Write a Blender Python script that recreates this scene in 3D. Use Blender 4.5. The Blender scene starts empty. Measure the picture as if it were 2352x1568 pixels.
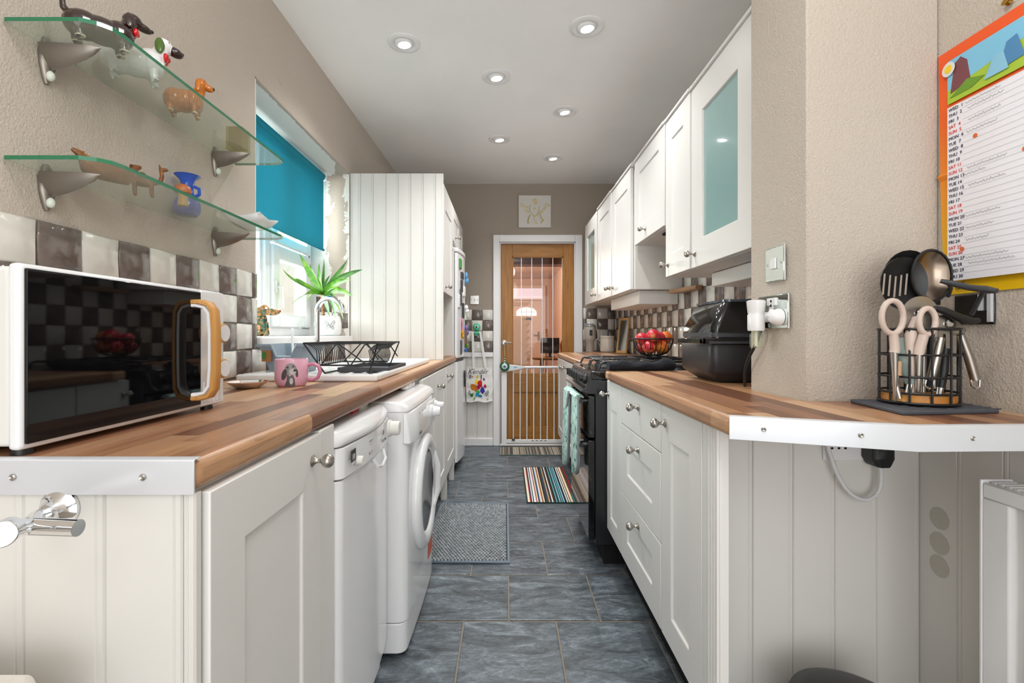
import bpy, bmesh, math, random
from mathutils import Vector, Matrix
random.seed(11)
PI = math.pi
R = math.radians
scene = bpy.context.scene
COL = scene.collection

# ------------------------------------------------------------------ camera, world, exposure
CZ, FPX, VX, VY = 1.053, 1100.0, 1162.0, 768.0        # eye height, focal length in px, vanishing point
cd = bpy.data.cameras.new('camera'); cam = bpy.data.objects.new('camera', cd); COL.objects.link(cam)
cam.location = (0, 0, CZ); cam.rotation_euler = (PI / 2, 0, 0)
cd.sensor_width = 36; cd.lens = FPX / 2352 * 36
cd.shift_x = (1176 - VX) / 2352; cd.shift_y = (VY - 784) / 2352
cd.clip_start = 0.05
scene.camera = cam
scene.view_settings.view_transform = 'Standard'; scene.view_settings.look = 'None'
scene.view_settings.gamma = 1; scene.view_settings.use_curve_mapping = False
scene.view_settings.exposure = 0.1
wd = bpy.data.worlds.new('sky'); scene.world = wd; wd.use_nodes = True
bg = wd.node_tree.nodes['Background']; bg.inputs[0].default_value = (0.97, 0.99, 1.0, 1); bg.inputs[1].default_value = 1.75

def area(name, loc, rot, sx, sy, watt, col=(1, 1, 1)):
    l = bpy.data.lights.new(name, 'AREA'); l.shape = 'RECTANGLE'; l.size = sx; l.size_y = sy; l.energy = watt; l.color = col
    o = bpy.data.objects.new(name, l); COL.objects.link(o); o.location = loc; o.rotation_euler = rot; return o
# unseen fill added behind the camera, then daylight of the kitchen window
area('rear_fill_area', (0.1, -3.4, 1.15), (R(100), 0, 0), 2.6, 1.9, 30, (1.0, 0.99, 0.97))
area('daylight_kitchen_window', (-1.75, 2.4, 1.75), (0, R(-70), 0), 1.0, 1.2, 60, (0.98, 0.99, 1.0))
l = bpy.data.lights.new('rear_fill_lamp', 'POINT'); l.energy = 9; l.shadow_soft_size = .25; l.color = (1, .98, .95)  # added point fill behind the camera, brightens ceiling and side walls
o = bpy.data.objects.new('rear_fill_lamp', l); COL.objects.link(o); o.location = (0.0, -.7, 1.95)
l = bpy.data.lights.new('near_fill_lamp', 'POINT'); l.energy = 15; l.shadow_soft_size = .12; l.color = (1, .985, .965)  # added out-of-view fill above the camera, lifts the left cabinet doors
o = bpy.data.objects.new('near_fill_lamp', l); COL.objects.link(o); o.location = (0.05, .45, 2.2)

def at(px, py, Y): return Vector(((px - VX) * Y / FPX, Y, CZ + (VY - py) * Y / FPX))

# ------------------------------------------------------------------ materials
def lin(h):
    h = h.lstrip('#'); o = []
    for i in (0, 2, 4):
        c = int(h[i:i+2], 16) / 255
        o.append(c / 12.92 if c <= 0.04045 else ((c + 0.055) / 1.055) ** 2.4)
    return (*o, 1)
class NT:
    def __init__(s, name):
        s.m = bpy.data.materials.new(name); s.m.use_nodes = True; s.t = s.m.node_tree; s.n = s.t.nodes
        s.b = s.n['Principled BSDF']; s.out = s.n['Material Output']
    def node(s, ty, **k):
        n = s.n.new(ty)
        for a, v in k.items(): setattr(n, a, v)
        return n
    def link(s, a, b): s.t.links.new(a, b)
    def put(s, sock, v):
        if hasattr(v, 'is_output') or isinstance(v, bpy.types.NodeSocket): s.link(v, sock)
        else: sock.default_value = v
    def math(s, op, a, b=0.0, c=None):
        n = s.node('ShaderNodeMath', operation=op); s.put(n.inputs[0], a); s.put(n.inputs[1], b)
        if c is not None: s.put(n.inputs[2], c)
        return n.outputs[0]
    def noise(s, vec=None, scale=5, detail=3, rough=.5, dist=0):
        n = s.node('ShaderNodeTexNoise'); n.inputs['Scale'].default_value = scale; n.inputs['Detail'].default_value = detail
        n.inputs['Roughness'].default_value = rough; n.inputs['Distortion'].default_value = dist
        if vec is not None: s.link(vec, n.inputs['Vector'])
        return n.outputs[0]
    def ramp(s, fac, stops, const=False):
        n = s.node('ShaderNodeValToRGB'); s.link(fac, n.inputs[0]); r = n.color_ramp
        if const: r.interpolation = 'CONSTANT'
        while len(r.elements) < len(stops): r.elements.new(0.5)
        for e, (p, h) in zip(r.elements, stops): e.position = p; e.color = lin(h)
        return n.outputs[0]
    def mix(s, fac, a, b, blend='MIX'):
        n = s.node('ShaderNodeMix', data_type='RGBA', blend_type=blend)
        s.put(n.inputs[0], fac); s.put(n.inputs[6], a); s.put(n.inputs[7], b); return n.outputs[2]
    def obj(s):
        return s.node('ShaderNodeTexCoord').outputs['Object']
    def rnd(s): return s.node('ShaderNodeObjectInfo').outputs['Random']
    def sep(s, v):
        n = s.node('ShaderNodeSeparateXYZ'); s.link(v, n.inputs[0]); return n.outputs
    def comb(s, x=0.0, y=0.0, z=0.0):
        n = s.node('ShaderNodeCombineXYZ')
        for i, v in enumerate((x, y, z)): s.put(n.inputs[i], v)
        return n.outputs[0]
    def white(s, vec):
        n = s.node('ShaderNodeTexWhiteNoise', noise_dimensions='3D'); s.link(vec, n.inputs['Vector']); return n.outputs['Value']
    def bump(s, h, strength=.3, dist=.01):
        n = s.node('ShaderNodeBump'); n.inputs['Strength'].default_value = strength; n.inputs['Distance'].default_value = dist
        s.link(h, n.inputs['Height']); s.link(n.outputs[0], s.b.inputs['Normal'])
    def col(s, v): s.put(s.b.inputs['Base Color'], v)
    def rough(s, v): s.put(s.b.inputs['Roughness'], v)

def pm(name, hx, rough=.5, metal=0, bump=None, mottle=None, coat=0, trans=0, emit=0, ior=None, aniso=0):
    if name in bpy.data.materials: return bpy.data.materials[name]
    t = NT(name); c = lin(hx); t.col(c); t.rough(rough); t.b.inputs['Metallic'].default_value = metal
    if ior: t.b.inputs['IOR'].default_value = ior
    if coat: t.b.inputs['Coat Weight'].default_value = coat; t.b.inputs['Coat Roughness'].default_value = .05
    if trans: t.b.inputs['Transmission Weight'].default_value = trans
    if emit: t.b.inputs['Emission Color'].default_value = c; t.b.inputs['Emission Strength'].default_value = emit
    if mottle:
        sc, h2, lo, hi = mottle
        f = t.noise(t.obj(), sc, 4, .6)
        n = t.node('ShaderNodeMapRange'); t.link(f, n.inputs[0]); n.inputs[1].default_value = lo; n.inputs[2].default_value = hi
        t.col(t.mix(n.outputs[0], c, lin(h2)))
    if bump:
        sc, st, di = bump[:3]
        t.bump(t.noise(t.obj(), sc, bump[3] if len(bump) > 3 else 4, .6), st, di)
    return t.m
def pane(name, hx, refl=.12, rough=0.0, veil=0.0):            # thin clear glass: see-through plus mirror by fresnel
    t = NT(name); tr = t.node('ShaderNodeBsdfTransparent'); tr.inputs[0].default_value = lin(hx)
    gl = t.node('ShaderNodeBsdfGlossy'); gl.inputs['Roughness'].default_value = rough
    fr = t.node('ShaderNodeFresnel'); fr.inputs[0].default_value = 1.5
    ge = t.node('ShaderNodeNewGeometry'); front = t.math('SUBTRACT', 1.0, ge.outputs['Backfacing'])
    mx = t.node('ShaderNodeMixShader'); t.link(t.math('MULTIPLY', t.math('MULTIPLY', fr.outputs[0], refl), front), mx.inputs[0])
    base = tr.outputs[0]
    if veil:                                        # dust film on the glass
        df = t.node('ShaderNodeBsdfDiffuse'); df.inputs[0].default_value = lin('#dfe3da'); m2 = t.node('ShaderNodeMixShader'); m2.inputs[0].default_value = veil
        t.link(tr.outputs[0], m2.inputs[1]); t.link(df.outputs[0], m2.inputs[2]); base = m2.outputs[0]
    t.link(base, mx.inputs[1]); t.link(gl.outputs[0], mx.inputs[2]); t.link(mx.outputs[0], t.out.inputs[0]); return t.m
def worktop_mat(name, k):
    t = NT(name); x, y, z = t.sep(t.obj())
    v = t.math('ADD', x, t.math('MULTIPLY', z, k))
    row = t.math('FLOOR', t.math('DIVIDE', v, .043))
    rr = t.white(t.comb(row, 3.3, 1.7))
    u2 = t.math('ADD', t.math('DIVIDE', y, .52), t.math('MULTIPLY', rr, 17.0))
    cell = t.math('FLOOR', u2)
    w = t.white(t.comb(row, cell, 5.1))
    tone = t.ramp(w, [(.1, '#734b35'), (.26, '#8f6248'), (.42, '#ab7d5a'), (.58, '#bf946e'), (.74, '#9c6e50'), (.9, '#c9a27d')])
    gv = t.comb(t.math('MULTIPLY', y, 2.2), t.math('MULTIPLY', v, 34.0), t.math('MULTIPLY', w, 40.0))
    g = t.noise(gv, 2.0, 5, .62, .9)
    gd = t.ramp(g, [(.25, '#5e3d28'), (.5, '#ffffff'), (.78, '#ddc3a4')])
    t.col(t.mix(.55, tone, gd, 'MULTIPLY')); t.rough(.32)
    t.b.inputs['Specular IOR Level'].default_value = .55
    return t.m
def wood_mat(name, h1, h2, ax, sc=1.0, rough=.4):
    t = NT(name); c = list(t.sep(t.obj()))
    s = [t.math('MULTIPLY', c[i], (3.0 if i == ax else 45.0) * sc) for i in range(3)]
    g = t.noise(t.comb(*s), 1.0, 4, .6, 1.2)
    t.col(t.ramp(g, [(.3, h1), (.7, h2)])); t.rough(rough); return t.m
def floor_tile_mat():
    t = NT('slate_floor_tile'); o = t.obj(); x, y, z = t.sep(o); r = t.math('MULTIPLY', t.rnd(), 37.0)
    v = t.comb(t.math('ADD', t.math('MULTIPLY', x, 5.0), r), t.math('MULTIPLY', y, 14.0), r)
    a = t.noise(v, 1.0, 6, .65, 1.4)
    v2 = t.comb(t.math('ADD', t.math('MULTIPLY', x, 26.0), r), t.math('MULTIPLY', y, 50.0), r)
    b = t.noise(v2, 1.0, 5, .7, 1.8)
    f = t.math('ADD', t.math('MULTIPLY', a, .62), t.math('MULTIPLY', b, .38))
    t.col(t.ramp(f, [(.36, '#383d42'), (.45, '#4d545a'), (.52, '#5f686f'), (.58, '#747e86'), (.68, '#9aa4aa')]))
    t.rough(t.math('ADD', t.math('MULTIPLY', b, .3), .22)); t.bump(f, .35, .006); return t.m
def wall_mat(name, hx, hx2):
    t = NT(name); o = t.obj()
    f = t.noise(o, 1.6, 3, .5); c = t.mix(f, lin(hx), lin(hx2)); sc = t.noise(o, 4.5, 5, .7, .8)
    mk = t.node('ShaderNodeMapRange'); t.link(sc, mk.inputs[0]); mk.inputs[1].default_value = .66; mk.inputs[2].default_value = .80; mk.inputs[4].default_value = .45
    t.col(t.mix(mk.outputs[0], c, lin('#7d7268'))); t.rough(.75)
    n = t.noise(o, 190, 3, .55, .3); t.bump(n, .6, .005); return t.m
def stripes(name, cols, pitch, axis=0, rough=.9, vary=1.0):
    t = NT(name); c = t.sep(t.obj()); i = t.math('FLOOR', t.math('DIVIDE', c[axis], pitch))
    w = t.white(t.comb(i, 2.2, 7.7)); n = len(cols)
    t.col(t.ramp(w, [(k / n, h) for k, h in enumerate(cols)], True)); t.rough(rough)
    t.bump(t.noise(t.obj(), 300, 2), .5, .003); return t.m

M = dict(
    cream=pm('cream_cabinet_paint', '#e0dfdc', .38), creamy=pm('cream_board_paint', '#dad8d3', .45), body=pm('cabinet_carcass', '#d9d7d2', .5),
    white=pm('white_gloss', '#e6e6e7', .22), whitem=pm('white_matt', '#dfded9', .5), ceil=pm('ceiling_paint', '#f8f8f7', .8, mottle=(2, '#f2f3f3', .3, .7)),
    appl=pm('appliance_white_enamel', '#e8e9eb', .18, coat=.3), grout=pm('grout', '#e6e2d9', .8), fgrout=pm('floor_grout', '#8a8073', .9),
    chrome=pm('chrome', '#e6e8ea', .08, 1), steel=pm('brushed_nickel', '#b9b7b3', .28, 1), stl2=pm('satin_steel', '#b4afa8', .3, 1), brk=pm('satin_nickel_bracket', '#8f8880', .38, .9),
    black=pm('black_plastic', '#17181a', .4), blackg=pm('black_gloss_enamel', '#0b0b0d', .08, coat=.4), blackw=pm('black_wire', '#141416', .45), blacks=pm('black_satin', '#1c1d20', .3),
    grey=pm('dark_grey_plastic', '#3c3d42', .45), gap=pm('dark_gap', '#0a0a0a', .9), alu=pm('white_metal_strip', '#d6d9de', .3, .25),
    wall=wall_mat('beige_textured_wallpaper', '#c6bbaf', '#bdb3a7'), wallf=wall_mat('shaded_back_wall', '#a89d90', '#a1968a'),  # wallf: same beige wall, colour darkened for the dimmer light at the back
    tiled=pm('brown_glazed_tile', '#786c67', .14, bump=(16, .25, .02, 2), mottle=(28, '#60554f', .35, .75), coat=.3),
    tilew=pm('cream_glazed_tile', '#dddad3', .14, bump=(14, .25, .02, 2), coat=.3), ftile=floor_tile_mat(),
    wt=worktop_mat('walnut_block_laminate_left', -1), wtr=worktop_mat('walnut_block_laminate_right', 1),
    oak=wood_mat('oak_upright', '#8a5a20', '#b27a30', 2), oakh=wood_mat('oak_rail', '#8a5a20', '#b27a30', 0), bamboo=wood_mat('bamboo', '#b98a4e', '#d8b173', 2, .8),
    glass=pane('clear_pane', '#f4faf8', .9), shelf=pane('shelf_glass', '#f1f6f2', .8, veil=.17), edge=pm('green_glass_edge', '#22724f', .08, coat=.5),
    frost=NT('frosted_teal_glass').m, teal=NT('teal_blind_fabric').m,
    pot=pm('white_ceramic', '#e2e3e3', .25, coat=.4), pink=pm('pink_glaze', '#d9a3b8', .2, coat=.4),
    peach=pm('peach_wall', '#e6c0ab', .8), peachl=pm('pale_peach', '#efd2c0', .7), hallfloor=pm('hall_floor', '#5a4a44', .6),
)
t = NT('frosted_teal_glass'); t.col(lin('#8db0ae')); t.rough(.12); t.b.inputs['Coat Weight'].default_value = .6; t.bump(t.noise(t.obj(), 9, 2), .05, .02); M['frost'] = t.m
t = NT('teal_blind_fabric'); df = t.node('ShaderNodeBsdfDiffuse'); df.inputs[0].default_value = lin('#3795a8'); tl = t.node('ShaderNodeBsdfTranslucent'); tl.inputs[0].default_value = lin('#3f9fb2')
mx = t.node('ShaderNodeMixShader'); mx.inputs[0].default_value = .3; t.link(df.outputs[0], mx.inputs[1]); t.link(tl.outputs[0], mx.inputs[2]); t.link(mx.outputs[0], t.out.inputs[0]); M['teal'] = t.m

# ------------------------------------------------------------------ mesh helper
class MB:
    def __init__(s): s.v = []; s.f = []; s.mi = []; s.cur = 0
    def add(s, vs, fs):
        o = len(s.v); s.v += [tuple(p) for p in vs]; s.f += [tuple(i + o for i in f) for f in fs]; s.mi += [s.cur] * len(fs); return s
    def box(s, x0, x1, y0, y1, z0, z1):
        return s.add([(x, y, z) for x in (x0, x1) for y in (y0, y1) for z in (z0, z1)],
                     [(0, 1, 3, 2), (4, 6, 7, 5), (0, 4, 5, 1), (2, 3, 7, 6), (0, 2, 6, 4), (1, 5, 7, 3)])
    def prism(s, poly, a, b, ax='z'):
        n = len(poly)
        def p(q, h): return {'z': (q[0], q[1], h), 'x': (h, q[0], q[1]), 'y': (q[0], h, q[1])}[ax]
        return s.add([p(q, a) for q in poly] + [p(q, b) for q in poly],
                     [tuple(range(n)), tuple(range(2 * n - 1, n - 1, -1))] + [(i, (i + 1) % n, n + (i + 1) % n, n + i) for i in range(n)])
    def loft(s, rings, caps=True, closed=True):
        n = len(rings[0]); vs = [p for r in rings for p in r]; fs = []
        for i in range(len(rings) - 1):
            for j in range(n if closed else n - 1):
                k = (j + 1) % n; fs.append((i * n + j, i * n + k, (i + 1) * n + k, (i + 1) * n + j))
        if caps and closed: fs += [tuple(range(n)), tuple(range((len(rings) - 1) * n + n - 1, (len(rings) - 1) * n - 1, -1))]
        return s.add(vs, fs)
    def lathe(s, prof, o=(0, 0, 0), axis=(0, 0, 1), n=24, caps=True):
        a = Vector(axis).normalized(); u = a.orthogonal().normalized(); w = a.cross(u); o = Vector(o)
        rings = [[o + a * h + (u * math.cos(2 * PI * i / n) + w * math.sin(2 * PI * i / n)) * max(r, 1e-5) for i in range(n)] for r, h in prof]
        return s.loft(rings, caps and prof[0] != prof[-1])
    def cyl(s, p, q, r, r2=None, n=16):
        p = Vector(p); q = Vector(q); return s.lathe([(r, 0), (r if r2 is None else r2, (q - p).length)], p, q - p, n)
    def tube(s, path, r, n=8, closed=False):
        P = [Vector(p) for p in path]; m = len(P); rings = []; prev = None
        for i in range(m):
            if closed: d = P[(i + 1) % m] - P[i - 1]
            else: d = P[min(i + 1, m - 1)] - P[max(i - 1, 0)]
            d.normalize()
            if prev is None: u = d.orthogonal().normalized()
            else:
                u = prev - d * prev.dot(d)
                u = u.normalized() if u.length > 1e-6 else d.orthogonal().normalized()
            prev = u; w = d.cross(u); rr = r[i] if isinstance(r, (list, tuple)) else r
            rings.append([P[i] + (u * math.cos(2 * PI * k / n) + w * math.sin(2 * PI * k / n)) * rr for k in range(n)])
        if closed: rings.append(rings[0]); return s.loft(rings, False)
        return s.loft(rings)
    def ell(s, c, r, nu=16, nv=10, rot=None):
        c = Vector(c); r = (r, r, r) if isinstance(r, (int, float)) else r; rings = []
        for j in range(nv + 1):
            th = PI * j / nv; ring = []
            for i in range(nu):
                p = Vector((r[0] * max(math.sin(th), 1e-4) * math.cos(2 * PI * i / nu), r[1] * max(math.sin(th), 1e-4) * math.sin(2 * PI * i / nu), r[2] * math.cos(th)))
                ring.append(c + (rot @ p if rot else p))
            rings.append(ring)
        return s.loft(rings)
    def build(s, name, mat, parent=None, smooth=35, bevel=0, seg=2, remesh=0, local=False, solid=0, subs=0):
        me = bpy.data.meshes.new(name); me.from_pydata(s.v, [], s.f)
        mats = mat if isinstance(mat, (list, tuple)) else [mat]
        for m in mats: me.materials.append(M[m] if isinstance(m, str) else m)
        me.polygons.foreach_set('material_index', s.mi)
        bm = bmesh.new(); bm.from_mesh(me); bmesh.ops.recalc_face_normals(bm, faces=bm.faces); bm.to_mesh(me); bm.free()
        if smooth: me.polygons.foreach_set('use_smooth', [True] * len(me.polygons)); me.set_sharp_from_angle(angle=R(smooth))
        o = bpy.data.objects.new(name, me); COL.objects.link(o)
        if parent:
            o.parent = parent
            if not local: o.location = -absloc(parent)
        if solid: m = o.modifiers.new('solid', 'SOLIDIFY'); m.thickness = solid; m.offset = 0
        if subs: m = o.modifiers.new('subs', 'SUBSURF'); m.levels = subs; m.render_levels = subs
        if remesh: m = o.modifiers.new('remesh', 'REMESH'); m.mode = 'VOXEL'; m.voxel_size = remesh; m.use_smooth_shade = True; q = o.modifiers.new('sm', 'SMOOTH'); q.iterations = 4; q.factor = .5
        if bevel: m = o.modifiers.new('bevel', 'BEVEL'); m.width = bevel; m.segments = seg; m.limit_method = 'ANGLE'; m.angle_limit = R(40); m.harden_normals = False
        return o
def absloc(o):
    v = Vector((0, 0, 0))
    while o: v = v + o.location; o = o.parent
    return v
def tag(o, label, cat, group=None):
    o['label'] = label; o['category'] = cat
    if group: o['group'] = group
    return o
def thing(name, label, cat, loc=(0, 0, 0), rz=0, group=None):
    o = bpy.data.objects.new(name, None); COL.objects.link(o); o.empty_display_size = .05
    o.location = loc; o.rotation_euler = (0, 0, rz); return tag(o, label, cat, group)
def struct(o): o['kind'] = 'structure'; return o
def clone(o, parent=None, loc=None):
    c = o.copy(); COL.objects.link(c)
    if parent: c.parent = parent
    if loc is not None: c.location = loc
    return c
def copy_tree(o, parent=None, loc=None, rz=None, label=None):
    c = clone(o, parent, loc)
    if rz is not None: c.rotation_euler = (0, 0, rz)
    if label: c['label'] = label
    for ch in list(o.children): copy_tree(ch, c)
    return c
def box(name, mat, x0, x1, y0, y1, z0, z1, parent=None, bevel=0, **k): return MB().box(x0, x1, y0, y1, z0, z1).build(name, mat, parent, bevel=bevel, **k)
def text(body, size, mat, parent, loc, rot, name='lettering', align='CENTER', space=1.0, shear=0, ext=.0002, sx=1.0):
    cu = bpy.data.curves.new(name, 'FONT'); cu.body = body; cu.size = size; cu.align_x = align; cu.align_y = 'CENTER' if '\n' not in body else 'TOP'
    cu.space_line = space; cu.shear = shear; cu.extrude = ext; cu.resolution_u = 2
    tmp = bpy.data.objects.new('tmp', cu); COL.objects.link(tmp); bpy.context.view_layer.update()
    me = bpy.data.meshes.new_from_object(tmp.evaluated_get(bpy.context.evaluated_depsgraph_get())); bpy.data.objects.remove(tmp)
    me.materials.clear(); me.materials.append(M[mat] if isinstance(mat, str) else mat)
    o = bpy.data.objects.new(name, me); COL.objects.link(o); o.rotation_euler = rot; o.scale = (sx, 1, 1)
    o.parent = parent; o.location = Vector(loc) - absloc(parent); return o
FPX_P, FPX_N, FACE = (PI/2, 0, PI/2), (PI/2, 0, -PI/2), (PI/2, 0, 0)   # lettering facing +x, -x, the camera
def bez(a, b, c, n=12):
    a, b, c = Vector(a), Vector(b), Vector(c); return [a * (1-t)**2 + b * 2*t*(1-t) + c * t*t for t in [i / n for i in range(n + 1)]]
def bez3(a, b, c, d, n=16):
    a, b, c, d = map(Vector, (a, b, c, d)); return [a*(1-t)**3 + b*3*t*(1-t)**2 + c*3*t*t*(1-t) + d*t**3 for t in [i / n for i in range(n + 1)]]
# ------------------------------------------------------------------ room shell
XL, XR, YF, H = -.97, 1.04, 4.56, 2.72
def zc(Y): return 2.487 - (YF - Y) * .018
struct(box('floor', 'fgrout', -1.26, 1.3, -1.2, 4.7, -.06, -.004))
fl = bpy.data.objects['floor']
m = MB(); Y0, Y1 = -1.2, 4.7
m.add([(x, y, zc(y) + dz) for dz in (0, .3) for x, y in ((-1.26, Y0), (1.3, Y0), (1.3, Y1), (-1.26, Y1))],
      [(0, 1, 2, 3), (7, 6, 5, 4), (0, 4, 5, 1), (1, 5, 6, 2), (2, 6, 7, 3), (3, 7, 4, 0)])
struct(m.build('ceiling', 'ceil'))
WY0, WY1, WZ0, WZ1 = 1.852, 2.968, 1.0, 2.05
m = MB(); m.box(-1.25, XL, -1.2, WY0, 0, H).box(-1.25, XL, WY1, 4.7, 0, H).box(-1.25, XL, WY0, WY1, 0, WZ0).box(-1.25, XL, WY0, WY1, WZ1, H)
wl = struct(m.build('wall_left', 'wall'))
m = MB(); m.box(XR, 1.3, -1.2, 4.7, 0, H)
wr = struct(m.build('wall_right', 'wall'))
m = MB(); m.prism([(.722, 1.15), (1.039, 1.15), (1.039, 1.395), (.713, 1.395)], .854, 2.6)
struct(m.build('wall_pier', 'wall', bevel=.004))
DX0, DX1, DZ = -.062, .663, 1.932
m = MB(); m.box(-.969, DX0, YF, 4.7, 0, H).box(DX1, 1.039, YF, 4.7, 0, H).box(DX0, DX1, YF, 4.7, DZ, H)
wf = struct(m.build('wall_back', 'wallf'))

# floor tiles, running bond
tm = bpy.data.meshes.new('floor_tile'); a, b = .1665, .163
mb = MB(); mb.add([(-a, -b, -.004), (a, -b, -.004), (a, b, -.004), (-a, b, -.004), (-a, -b, -.001), (a, -b, -.001), (a, b, -.001), (-a, b, -.001),
                   (-a + .003, -b + .003, 0), (a - .003, -b + .003, 0), (a - .003, b - .003, 0), (-a + .003, b - .003, 0)],
                  [(0, 1, 5, 4), (1, 2, 6, 5), (2, 3, 7, 6), (3, 0, 4, 7), (4, 5, 9, 8), (5, 6, 10, 9), (6, 7, 11, 10), (7, 4, 8, 11), (8, 9, 10, 11)])
tm.from_pydata(mb.v, [], mb.f); tm.materials.append(M['ftile'])
k = 0
for row in range(-2, 10):
    yc = 1.427 + .336 * row + .168
    off = -.154 if row % 2 == 0 else .0115
    for i in range(-3, 3):
        xc = off + .169 + i * .339
        if not -.75 < xc < .75: continue
        o = bpy.data.objects.new('floor_tile', tm); COL.objects.link(o); o.parent = fl; o.location = (xc, yc if row < 9 else 4.505, random.uniform(-.0004, .0004))
        if row == 9: o.scale = (1, .32, 1)
    k += 1
# glazed wall tiles, hand-made edges
TC = {}
def tile_mesh(w, h, dark, var):
    key = (round(w, 3), round(h, 3), dark, var)
    if key in TC: return TC[key]
    rg = random.Random(str(key)); d = .0065; j = .0016; a, b = w / 2 - .0012, h / 2 - .0012
    base = [(-a, -b), (0, -b), (a, -b), (a, 0), (a, b), (0, b), (-a, b), (-a, 0)]
    base = [(x + rg.uniform(-j, j), y + rg.uniform(-j, j)) for x, y in base]; ins = .004 / max(a, b)
    vs = [(x, y, -.004) for x, y in base] + [(x, y, d * .5) for x, y in base] + [(x * (1 - ins), y * (1 - ins), d + rg.uniform(-.0006, .0006)) for x, y in base] + [(0, 0, d + .0003)]
    fs = [(r * 8 + i, r * 8 + (i + 1) % 8, r * 8 + 8 + (i + 1) % 8, r * 8 + 8 + i) for r in (0, 1) for i in range(8)] + [(16 + i, 16 + (i + 1) % 8, 24) for i in range(8)]
    me = bpy.data.meshes.new('wall_tile'); me.from_pydata(vs, [], fs); me.materials.append(M['tiled' if dark else 'tilew'])
    me.polygons.foreach_set('use_smooth', [True] * len(fs)); TC[key] = me; return me
def wtile(parent, c, w, h, rot, dark):
    if w < .012 or h < .012: return
    o = bpy.data.objects.new('wall_tile', tile_mesh(w, h, dark, random.randrange(4))); COL.objects.link(o); o.parent = parent
    o.location = c; o.rotation_euler = rot; return o
GP = .1044
for kk in range(4):
    for j in range(-4, 20):
        y0, y1 = .983 + GP * j, .983 + GP * (j + 1); z0, z1 = .899 + .0975 * kk, .899 + .0975 * (kk + 1)
        y0 = max(y0, .56)
        if kk > 0: y1 = min(y1, 1.852)
        else: y1 = min(y1, 2.96)
        if y1 - y0 > .01: wtile(wl, (XL + .003, (y0 + y1) / 2, (z0 + z1) / 2), y1 - y0, z1 - z0, FPX_P, (kk + j) % 2 == 1)
for kk in range(5):
    for q in range(-14, 18):
        y0, y1 = 2.772 + .101 * q, 2.873 + .101 * q
        y0 = max(y0, 1.40); y1 = min(y1, 4.549)
        if kk == 4 and not (2.2 < y0 < 2.8): continue
        if y1 - y0 > .01: wtile(wr, (XR - .003, (y0 + y1) / 2, .948 + .1015 * kk), y1 - y0, .1015, FPX_N, (kk + q) % 2 == 0)
for kk in range(4):
    for i in range(3): wtile(wf, (-.1726 - .1012 * i, YF - .003, .937 + .1005 * kk), .1012, .1005, FACE, (kk + i) % 2 == 0)
    for i in range(-1, 3):
        x0, x1 = max(.767 + .101 * i, .735), min(.868 + .101 * i, 1.03)
        wtile(wf, ((x0 + x1) / 2, YF - .003, .948 + .1015 * kk), x1 - x0, .1015, FACE, (kk + i) % 2 == 1)
for kk in range(2):
    for i in range(2): wtile(wl, (-1.025 - .1 * i, WY1 - .002, 1.139 + .1 * kk), .1, .1, FACE, (kk + i) % 2 == 0)

# tongue-and-groove boards
def bprof(w, t=.012): return [(0, 0), (w, 0), (w, t - .003), (w - .002, t), (w - .008, t), (w - .010, t - .0022), (w - .012, t), (.002, t), (0, t - .003)]
def boards_face(parent, edges, y, z0, z1, t=.012):           # boards facing the camera (-y), front at y
    for x0, x1 in zip(edges, edges[1:]):
        MB().prism([(x0 + px, y + t - d) for px, d in bprof(x1 - x0 - .0008, t)], z0, z1).build('board', 'creamy', parent, smooth=0)
def boards_side(parent, edges, x, s, z0, z1, t=.012):
    for y0, y1 in zip(edges, edges[1:]):
        MB().prism([(x - s * (t - d), y0 + px) for px, d in bprof(y1 - y0 - .0008, t)], z0, z1).build('board', 'creamy', parent, smooth=0)
boards_face(wf, [-.43, -.37, -.272, -.172, -.121], YF - .014, .07, .84, .014)
box('dado_rail', 'white', -.43, -.121, YF - .03, YF, .84, .884, wf, .004)
o = struct(box('baseboard_back', 'white', -.43, -.121, YF - .034, YF, 0, .072, None, .006))
# door frame
m = MB(); m.box(-.12, DX0, YF - .022, YF, 0, 1.998).box(DX1, .7255, YF - .022, YF, .0, 1.998).box(DX0, DX1, YF - .022, YF, DZ, 1.998)
m.box(DX0 - .001, DX0 + .012, YF, 4.7, 0, DZ).box(DX1 - .012, DX1 + .001, YF, 4.7, 0, DZ).box(DX0, DX1, YF, 4.7, DZ - .012, DZ)
struct(m.build('trim_1', 'white', bevel=.003))
# oak door with a tall glazed opening and leaded lines
DY = 4.60
dr = struct(MB().box(-.049, .062, DY, DY + .04, .012, 1.918).build('door_1', 'oak', bevel=.002)); dr.name = 'door_1'
x0, x1 = .062, .55
box('stile', 'oak', x1, .65, DY, DY + .04, .012, 1.918, dr, .002)
MB().box(x0, x1, DY, DY + .04, 1.802, 1.918).build('top_rail', 'oakh', dr, bevel=.002)
MB().box(x0, x1, DY, DY + .04, .50, .68).build('middle_rail', 'oakh', dr, bevel=.002)
MB().box(x0, x1, DY, DY + .04, .012, .17).build('bottom_rail', 'oakh', dr, bevel=.002)
pw = (x1 - x0 - .012) / 3
for i in range(3):
    MB().box(x0 + .003 + i * (pw + .003), x0 + .003 + i * (pw + .003) + pw, DY + .012, DY + .03, .165, .505).build('panel', 'oak', dr, bevel=.008)
box('glass_pane', 'glass', x0 - .005, x1 + .005, DY + .018, DY + .022, .67, 1.81, dr)
for px in (1197.5, 1221.5, 1245.5, 1270): X = (px - VX) * DY / FPX; box('glazing_line', 'alu', X - .003, X + .003, DY + .012, DY + .017, .68, 1.80, dr)
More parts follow.
